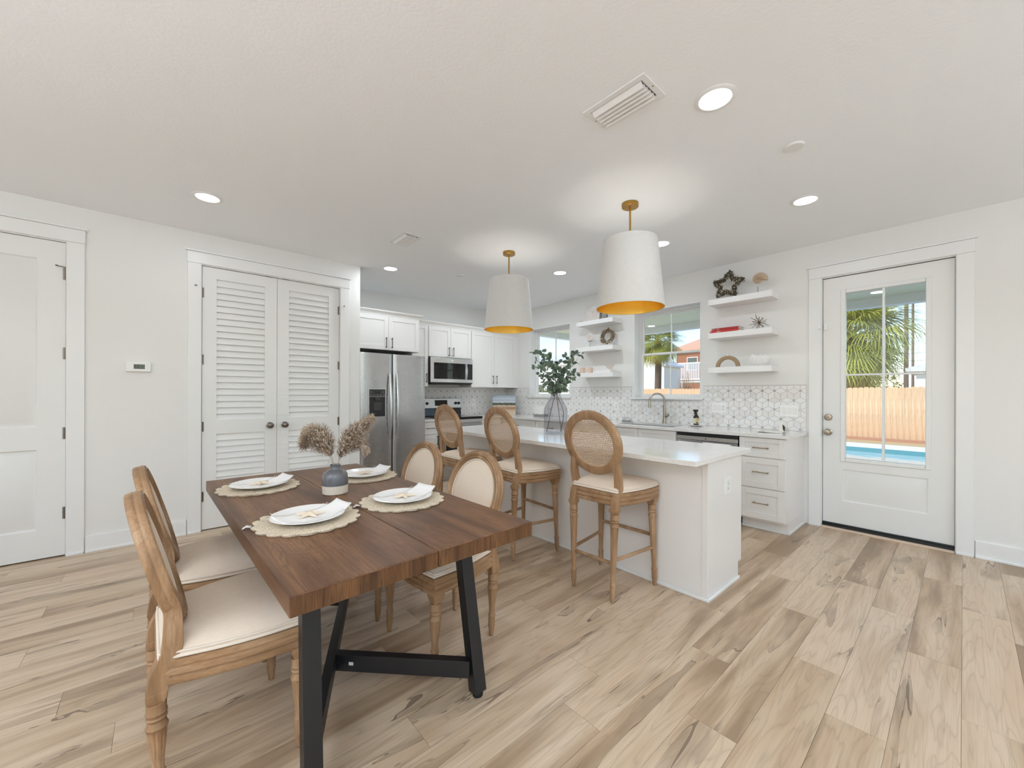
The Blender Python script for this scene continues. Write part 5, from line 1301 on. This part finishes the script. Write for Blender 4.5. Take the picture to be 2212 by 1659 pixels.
# ================================================================ ON THE WORKTOPS
t = thing('spray_bottle', 'dark spray bottle with gold label behind the sink', 'spray bottle', (4.62, 2.035, ZT+.014))
zq = ZT+.0135
MB().lathe([(.026, .0006), (.029, .004), (.0295, .085), (.027, .10), (.016, .118), (.012, .122), (.012, .130)], (4.62, 2.035, zq), 28).build('bottle', MT['amber'], t)
m = MB()
m.lathe([(.0298, .016), (.0298, .078)], (4.62, 2.035, zq), 28, cap0=False, cap1=False); m.build('label', MT['label_print'], t)
m = MB()
for a0, z0_, z1_, mt in ((R(195), .040, .072, 'label_gold'),):
    n = 8; m.loops([[(4.62+.0301*math.cos(a0+R(9)*i), 2.035+.0301*math.sin(a0+R(9)*i), zq+z_) for i in range(n)] for z_ in (z0_, z1_)], close=False, cap0=False, cap1=False)
m.build('label_panel', MT['label_gold'], t)
m = MB()
for z0_, z1_, a0 in ((.020, .034, R(200)), (.062, .070, R(248))):
    n = 6; m.loops([[(4.62+.0304*math.cos(a0+R(9)*i), 2.035+.0304*math.sin(a0+R(9)*i), zq+z_) for i in range(n)] for z_ in (z0_, z1_)], close=False, cap0=False, cap1=False)
m.build('label_mark', MT['label_black'], t)
m = MB(); m.lathe([(.014, .1305), (.014, .146), (.010, .150)], (4.62, 2.035, zq), 16)
dv = Vector((-.35, -.94, 0)) * -1
c_ = Vector((4.62, 2.035, zq))
m.tube([c_+dv*-.022+Vector((0,0,.166)), c_+dv*.036+Vector((0,0,.164))], 1.0, 8, flat=(.020, .022)); m.tube([c_+Vector((0,0,.148)), c_+Vector((0,0,.162))], .009, 8); m.tube([c_+dv*.012+Vector((0,0,.158)), c_+dv*.026+Vector((0,0,.140)), c_+dv*.024+Vector((0,0,.122))], .0045, 6); m.build('trigger', MT['black_plastic'], t)
tag(MB().lathe([(.050, .0006), (.066, .006), (.088, .012), (.086, .0135), (.060, .0085), (.001, .008)], (4.61, 2.03, ZT), 36).build('saucer', MT['ceramic_white'], None), 'white round dish under the spray bottle', 'dish')
t = thing('sponge_holder', 'small clear box on a grey base behind the counter stool', 'holder', (4.62, 2.80, ZT))
B(4.585, 4.655, 2.90, 3.00, ZT+.0006, ZT+.018).build('base', MT['grey_plastic'], t, .002)
m = MB(); m.box(4.588, 4.652, 2.903, 2.997, ZT+.0185, ZT+.060); m.build('clear_box', MT['jug_glass'], t, .002)
t = thing('canister', 'boxy white canister with grey base behind the glass jug', 'canister', (4.58, 4.50, ZT))
B(4.50, 4.66, 4.41, 4.58, ZT+.0006, ZT+.035).build('base', MT['grey_plastic'], t, .003); B(4.505, 4.655, 4.415, 4.575, ZT+.0355, ZT+.165).build('body', MT['ceramic_white'], t, .006); B(4.51, 4.65, 4.42, 4.57, ZT+.1655, ZT+.180).build('lid', MT['ceramic_white'], t, .004)
t = thing('beach_painting', 'beach landscape painting leaning in the corner behind the bar stools', 'painting', (4.45, 5.26, ZT))
u_ = Vector((.75, -.66, 0)); n_ = Vector((.66, .75, 0)); o_ = Vector((4.43, 5.23, ZT+.0006))
Mp = Matrix(((u_.x, n_.x, 0, o_.x), (u_.y, n_.y, 0, o_.y), (0, 0, 1, o_.z), (0,0,0,1))) @ Matrix.Rotation(R(-6), 4, 'X')
MB(Mp).box(-.20, .20, .0, .018, 0, .34).build('stretcher_frame', MT['dark_grey'], t, .001)
m = MB(); m.box(-.199, .199, -.003, -.0002, .001, .339)
o = m.build('canvas', MT['beach_painting'], t, local=False); o.matrix_parent_inverse = Matrix.Translation(t.location).inverted() @ Mp
# paper and card at the counter end
m = MB(); m.loops([[(4.38+.25*i/8, 1.13+.0, ZT+.002+.006*math.sin(i*.9)), (4.36+.25*i/8, 1.34, ZT+.0015+.008*math.sin(i*.7+1)**2)] for i in range(9)], close=False, cap0=False, cap1=False)
o = tag(m.build('leaflet', MT['paper'], None), 'loose curled leaflet lying at the counter end', 'leaflet'); o.modifiers.new('thick', 'SOLIDIFY').thickness = .001
t = thing('folded_card', 'small printed card standing folded on the counter end', 'card', (4.60, 1.19, ZT))
m = MB(); m.prism([(0, 0), (.032, .095), (.0335, .095), (.066, 0), (.0645, 0), (.0327, .0935), (.0015, 0)], lambda a, z: (4.575+a*.6+.0, 1.155+a*.0, ZT+.0006+z), lambda a, z: (4.575+a*.6+.03, 1.215, ZT+.0006+z)); m.build('card', MT['paper'], t)
m = MB(); m.add([(4.5745, 1.157, ZT+.005), (4.584, 1.157+.0, ZT+.05), (4.5975, 1.180, ZT+.075), (4.590, 1.175, ZT+.02)], [(0,1,2,3)]); m.build('printed_figure', MT['label_black'], t)

# ---- glass jug with eucalyptus
jx, jy = 2.815, 2.565
t = thing('glass_jug', 'large clear grey glass bottle vase on the island', 'vase', (jx, jy, ZI))
MB().lathe([(.100, .0006), (.108, .004), (.1115, .015), (.1115, .215), (.108, .24), (.095, .27), (.072, .315), (.052, .352), (.045, .370), (.044, .392), (.049, .400), (.047, .402), (.0415, .392), (.0425, .368), (.05, .348), (.0695, .312), (.0925, .266), (.105, .238), (.1085, .214), (.1085, .022), (.09, .014), (.001, .012)], (jx, jy, ZI), 48, cap0=True, cap1=True).build('glass_body', MT['jug_glass'], t)
lm = [leaves_mesh('leaf', MT['leaf_green'], .060, .042), leaves_mesh('leaf', MT['leaf_dark'], .054, .038)]
def branch(path, label, seed, n):
    b = thing('eucalyptus_branch', label, 'branch', (jx, jy, ZI), 0, 'leafy eucalyptus branches in the glass jug'); q = random.Random(seed)
    off = Vector((jx, jy, ZI)); pts = [off+p for p in smooth_path(path, 8)]; N = len(pts)
    m = MB(); m.tube(pts, [.0032-.0018*i/(N-1) for i in range(N)], 7); m.build('stem', MT['stem_brown'], b)
    start = next(i for i, p in enumerate(pts) if p.z > ZI+.36)
    side = []
    for k in range(n):
        i = start+int((N-1-start)*(k+.5)/n); p = pts[i]; d = (pts[min(i+1, N-1)]-pts[i-1]).normalized()
        o_ = Vector((q.gauss(0,1), q.gauss(0,1), q.gauss(.1,.7))); o_ -= d*o_.dot(d); o_.normalize()
        tw = [p, p+o_*.03+d*.02, p+o_*(.05+.03*q.random())+d*.03]; side.append((tw, o_, d))
    m = MB()
    for tw, o_, d in side: m.tube(tw, [.0013, .001, .0008], 5)
    m.build('twigs', MT['stem_brown'], b)
    for tw, o_, d in side:
        for p in (tw[0].lerp(tw[1], .6), tw[1], tw[2], tw[2]):
            dr = (o_*q.uniform(.3, 1)+d*q.uniform(-.2, .9)+Vector((q.gauss(0,.6), q.gauss(0,.6), q.gauss(0,.5)))).normalized()
            o = inst('leaf', lm[q.randrange(2)], b); o.matrix_parent_inverse = Matrix.Translation(b.location).inverted(); o.location = p; o.rotation_mode = 'QUATERNION'; o.rotation_quaternion = dr.to_track_quat('X', 'Z') @ Matrix.Rotation(q.uniform(0, 6), 3, 'X').to_quaternion(); s_ = q.uniform(.6, 1.05); o.scale = (s_, s_, s_)
branch([P3(-.085,.0,.02), P3(-.03,0,.28), P3(-.005,0,.39), P3(-.05,.0,.52), P3(-.13,.0,.64), P3(-.145,.0,.76)], 'eucalyptus branch leaning towards the refrigerator side', 21, 34)
branch([P3(.055,.0,.02), P3(.02,0,.28), P3(.004,0,.39), P3(.02,.03,.48), P3(.03,.05,.58), P3(.02,.05,.66)], 'short eucalyptus branch in the middle of the glass jug', 22, 34)
branch([P3(.05,.03,.02), P3(.075,0,.20), P3(.010,0,.39), P3(.07,.0,.50), P3(.13,.0,.60), P3(.17,.0,.75)], 'eucalyptus branch leaning towards the open shelves', 23, 28)
# ================================================================ OUTDOORS
GZ = -.20
def od(name, mb, mat, label, cat, kind='structure', bevel=0, smooth=False): return tag(mb.build(name, MT[mat], None, bevel, smooth), label, cat, kind=kind)
m = MB(); m.box(-30, XW+.19, -40, 60, GZ-.3, GZ); m.box(XW+.19, 8.6, -40, 60, GZ-.3, GZ)
od('ground', m, 'concrete', 'pale concrete patio slab around the house', 'patio')
m = MB(); m.box(8.6, 9.2, -8, 7, GZ-.3, GZ+.0); m.box(14.8, 15.9, -8, 7, GZ-.3, GZ); m.box(9.2, 14.8, -8, -7.4, GZ-.3, GZ); m.box(9.2, 14.8, 6.4, 7, GZ-.3, GZ)
od('pool_coping', m, 'pool_coping', 'white pool deck around the swimming pool', 'pool deck')
od('pool_water', B(9.2, 14.8, -7.4, 6.4, GZ-.4, GZ-.14), 'pool_water', 'pale turquoise swimming pool water outside the patio door', 'pool')
od('pool_tile_band', B(14.76, 14.7999, -7.4, 6.4, GZ-.1399, GZ-.02), 'pool_tile', 'blue tile band along the far edge of the pool', 'tile band')
m = MB(); m.box(15.9, 17.0, -40, 60, GZ-.3, GZ-.0); m.box(8.6, 15.9, 7, 60, GZ-.3, GZ); m.box(8.6, 15.9, -40, -8, GZ-.3, GZ); m.box(17.0, 90, -60, 90, GZ-.35, GZ-.06)
od('lawn', m, 'grass_tan', 'dry tan lawn beyond the pool', 'lawn')
od('mulch_bed', B(16.9, 17.45, -6, 13, GZ, GZ+.05), 'mulch', 'strip of reddish mulch at the foot of the wooden fence', 'mulch')
# porch roof
pc = thing('porch_roof', 'pale green porch ceiling outside the windows and patio door', 'porch', (6.3, 0, 2.6), 0, kind='structure')
B(XW+.19, 7.55, -9, 6.08, 2.62, 2.75).build('porch_ceiling', MT['porch_teal'], pc)
B(7.45, 7.62, -9, 6.08, 2.50, 2.619).build('porch_beam', MT['porch_white'], pc); B(XW+.19, 7.449, 5.96, 6.08, 2.50, 2.619).build('porch_beam', MT['porch_white'], pc)
for y in (1.1, 3.9, -2): MB().lathe([(.09, 0), (.09, -.012), (.07, -.014)], (6.2, y, 2.6195), 24).build('porch_light', MT['white_plastic'], pc)
# the roof and outer walls over this house, so that sun reaches the yard only
m = MB(); m.box(-4.2, 7.7, -4.2, 6.3, 2.95, 3.1); od('house_roof', m, 'roof_white', 'flat edge of the house roof above the room', 'roof')
# ---- picket fence
XFn = 17.5
fe = thing('wooden_fence', 'new pine dog ear privacy fence beyond the pool', 'fence', (XFn, 5, GZ))
pk = MB(); pk.prism([(0, 0), (.1365, 0), (.1365, 1.66), (.112, 1.70), (.0245, 1.70), (0, 1.66)], lambda a, z: (0, a, z), lambda a, z: (.016, a, z)); variants = [pk.mesh('picket', MT['fence_wood'], False)]
qf = random.Random(2)
for i in range(110):
    o = inst('picket', variants[0], fe); o.matrix_parent_inverse = Matrix.Translation(fe.location).inverted(); o.location = (XFn+qf.uniform(-.004, .004), -2.0+.1400*i, GZ+qf.uniform(-.012, .012))
for z in (.3, .9, 1.5): B(XFn+.018, XFn+.056, -2, 13.4, GZ+z, GZ+z+.09).build('rail', MT['fence_wood'], fe)
fe = thing('white_fence', 'plain white fence beyond the lawn outside the leafy window', 'fence', (XFn, 18, GZ))
B(XFn, XFn+.05, 13.5, 30, GZ, GZ+1.52).build('fence_panel', MT['siding_white'], fe)
for i in range(8): B(XFn-.03, XFn+.08, 13.5+2.3*i, 13.62+2.3*i, GZ, GZ+1.6).build('post', MT['siding_white'], fe)

# ---- palms
def frond_mesh(seed, mat, droop, L=1.5, nl=44):
    q = random.Random(seed); m = MB()
    # fan palm: petiole then radiating leaflets that droop
    m.tube([(0,0,0), (L*.22, 0, .10), (L*.42, 0, .10)], [.022, .014, .010], 5)
    for i in range(nl):
        a = R(-118+236*i/(nl-1)); l_ = L*.62*(1-.25*abs(a)/R(118))*q.uniform(.85, 1.1); c = Vector((L*.42, 0, .10)); d = Vector((math.cos(a), math.sin(a), 0)); s_ = Vector((-d.y, d.x, 0))*.013
        p1 = c+d*l_*.55+Vector((0,0,.03)); p2 = c+d*l_*.85+Vector((0,0,-.14*droop-.05*q.random())); p3 = c+d*l_+Vector((0,0,-.42*droop-.1*q.random()))
        m.add([c, p1-s_, p1+s_, p2-s_*.6, p2+s_*.6, p3], [(0,1,2), (1,3,4,2), (3,5,4)])
    return m.mesh('frond', mat, False)
FM = [frond_mesh(1, MT['palm_leaf'], .7), frond_mesh(2, MT['palm_leaf'], 1.0), frond_mesh(3, MT['palm_leaf'], .4)]; FD_ = [frond_mesh(4, MT['palm_dry'], 1.2, 1.25, 34)]
def palm(x, y, h, r, label, seed, n=44, dry=10):
    t = thing('palm_tree', label, 'palm tree', (x, y, GZ), 0, 'palm trees beyond the fence'); q = random.Random(seed)
    m = MB(); m.tube([(0,0,-.1), (.05, .02, h*.4), (.02, -.03, h*.8), (0, 0, h)], [.20, .17, .16, .19], 12); m.build('trunk', MT['palm_trunk'], t, local=True)
    for i in range(n):
        az = 2.399*i; u = i/n; el = R(75-135*u**.8); s_ = r*q.uniform(.85, 1.12)
        o = inst('frond', FM[q.randrange(3)], t, (0, 0, h+.05-.25*u)); o.rotation_euler = (q.uniform(-.3, .3), -el, az); o.scale = (s_,)*3
    for i in range(dry):
        o = inst('frond', FD_[0], t, (0, 0, h-.2)); o.rotation_euler = (0, R(58+20*q.random()), q.uniform(0, 6.28)); o.scale = (r*.95,)*3
palm(19.6, 10.64, 4.25, .95, 'cabbage palm with a bare trunk seen through the sink window', 3, 44, 6)
palm(19.4, 2.85, 3.6, 1.5, 'big shaggy palm filling the upper patio door panes', 4, 60, 22)
# ---- houses
def hip(name, label, x0, x1, y0, y1, zw, zr, wall, roof, wins=(), ov=.35):
    h = thing(name, label, 'house', ((x0+x1)/2, (y0+y1)/2, GZ))
    B(x0, x1, y0, y1, GZ-.06, zw).build('wall', MT[wall], h)
    a0, a1, b0, b1 = x0-ov, x1+ov, y0-ov, y1+ov; dx = (a1-a0)/2; dy = (b1-b0)/2; k = min(dx, dy)*.999
    m = MB(); base = [(a0,b0,zw), (a1,b0,zw), (a1,b1,zw), (a0,b1,zw)]; fas = [(x, y, zw+.16) for x, y, z in base]; rd = [(a0+k,b0+k,zr), (a1-k,b0+k,zr), (a1-k,b1-k,zr), (a0+k,b1-k,zr)]
    m.loops([base, fas, rd]); m.build('roof', MT[roof], h, smooth=False)
    for (y, z, w_, hh) in wins:
        f = B(x0-.04, x0-.001, y, y+w_, z, z+hh).build('window', MT['porch_white'], h); B(x0-.05, x0-.041, y+.06, y+w_-.06, z+.06, z+hh-.06).build('pane', MT['lcd'], f)
    return h
hip('house', 'white house with a metal hip roof beyond the fence past the patio door', 27, 36, -7.0, 1.5, 2.35, 4.1, 'siding_white', 'roof_white', [(-2.0, .6, 1.0, 1.0)])
hip('house', 'pale house with low white roof seen through the leafy window', 26, 38, 21, 33, 3.7, 5.4, 'siding_white', 'roof_white', [(25, 1.0, 1.0, 1.1), (28, 1.0, 1.0, 1.1)])
hip('house', 'brown house with orange shingle roof seen through the sink window', 33, 45, 6.0, 16.2, 4.85, 7.9, 'siding_brown', 'roof_orange', [(14.4, 3.2, .9, 1.1), (10.0, 3.2, .9, 1.1)])
# gabled white shed and railed deck
g = thing('shed', 'white gabled outbuilding behind the palm trunk', 'shed', (22, 12.6, GZ)); m = MB(); m.prism([(11.55, GZ), (14.3, GZ), (14.3, 2.75), (12.7, 3.45), (11.55, 2.9)], lambda y, z: (22, y, z), lambda y, z: (24, y, z)); m.build('gable_wall', MT['siding_white'], g, smooth=False)
m = MB(); m.prism([(11.35, 2.84), (12.7, 3.50), (14.5, 2.70), (14.5, 2.80), (12.7, 3.62), (11.35, 2.94)], lambda y, z: (21.8, y, z), lambda y, z: (24.1, y, z)); m.build('roof', MT['roof_white'], g, smooth=False)
dk = thing('raised_deck', 'raised deck with white picket railing seen through the sink window', 'deck', (26, 11.5, GZ))
B(26, 29, 8.0, 14.6, 2.00, 2.14).build('deck_floor', MT['siding_white'], dk)
for i in range(57): B(25.95, 25.99, 8.05+.114*i, 8.115+.114*i, 2.2, 3.25).build('baluster', MT['siding_white'], dk)
for z in (2.16, 3.22): B(25.93, 26.02, 8.0, 14.6, z, z+.09).build('rail', MT['siding_white'], dk)
for y in (8.1, 10.2, 12.3, 14.4): B(26.0, 26.14, y, y+.14, GZ-.05, 1.999).build('post', MT['siding_white'], dk)
# utility poles and wires
for x, y, h, r_, lab in ((40, 2.72, 9.5, .13, 'thick wooden utility pole beyond the white metal roof'), (52, 3.1, 13, .10, 'thin distant utility pole beside the thick one')):
    p = thing('utility_pole', lab, 'pole', (x, y, GZ)); MB().lathe([(r_*1.1, -.1), (r_*.8, h)], (x, y, GZ), 12).build('pole', MT['pole_grey'], p); B(x-.06, x+.06, y-1.0, y+1.0, h-1.2, h-1.05).build('cross_arm', MT['pole_grey'], p)
for z, k, w_ in ((4.5, .25, 'upper'), (4.0, .3, 'middle'), (3.5, .35, 'lower')):
    m = MB(); m.tube([(41, 2.72+(-10+20*i/12), z-k*(1-((i-6)/6)**2)) for i in range(13)], .014, 5); tag(m.build('power_line', MT['wire'], None), w_+' power line crossing the sky behind the white metal roof', 'cable', 'power lines')
# shrubs behind the fence
def shrub(x, y, rx, ry, rz, mat, label, seed, n=900, twig=False):
    q = random.Random(seed); t = thing('shrub', label, 'shrub', (x, y, GZ)); m = MB()
    for i in range(n):
        d = Vector((q.gauss(0,1), q.gauss(0,1), abs(q.gauss(0,1)))).normalized()*q.uniform(.65, 1); p = Vector((x+d.x*rx, y+d.y*ry, GZ+d.z*rz)); u = Vector((q.gauss(0,1), q.gauss(0,1), q.gauss(0,1))).normalized()*.16; v_ = u.cross(Vector((q.gauss(0,1), q.gauss(0,1), q.gauss(0,1)))).normalized()*.06
        if twig: p0 = Vector((x+q.gauss(0,.25)*rx, y+q.gauss(0,.3)*ry, GZ+rz*.35*q.random())); v_ = v_*.22; m.add([p0-v_, p0+v_, p+v_*.4, p-v_*.4], [(0,1,2,3)])
        else: m.add([p-v_, p+u*.5, p+v_, p-u*.5], [(0,1,2,3)])
    tag(m.build('foliage', MT[mat], t, smooth=False), kind='stuff')
    s = MB()
    for k in range(5): s.tube([(x, y, GZ), (x+q.gauss(0,.3)*rx, y+q.gauss(0,.3)*ry, GZ+rz*.7)], [.03, .01], 5)
    s.build('stems', MT['palm_trunk'], t, smooth=False)
shrub(24, 3.4, 1.2, 1.4, 2.5, 'shrub_green', 'green shrub beneath the shaggy palm', 1); shrub(31, 3.3, 1.5, 1.5, 3.0, 'shrub_green', 'green shrub beside the thick utility pole', 2); shrub(34, 5.4, 2, 2.5, 3.4, 'shrub_green', 'tall green shrub behind the shaggy palm', 3)
shrub(19.6, 9.15, .5, .75, 2.6, 'shrub_dry', 'dry brown shrub in front of the railed deck', 4, 900, True); shrub(20.5, 18.8, 1.4, 2.4, 2.5, 'shrub_green', 'green shrub seen low through the leafy window', 5)
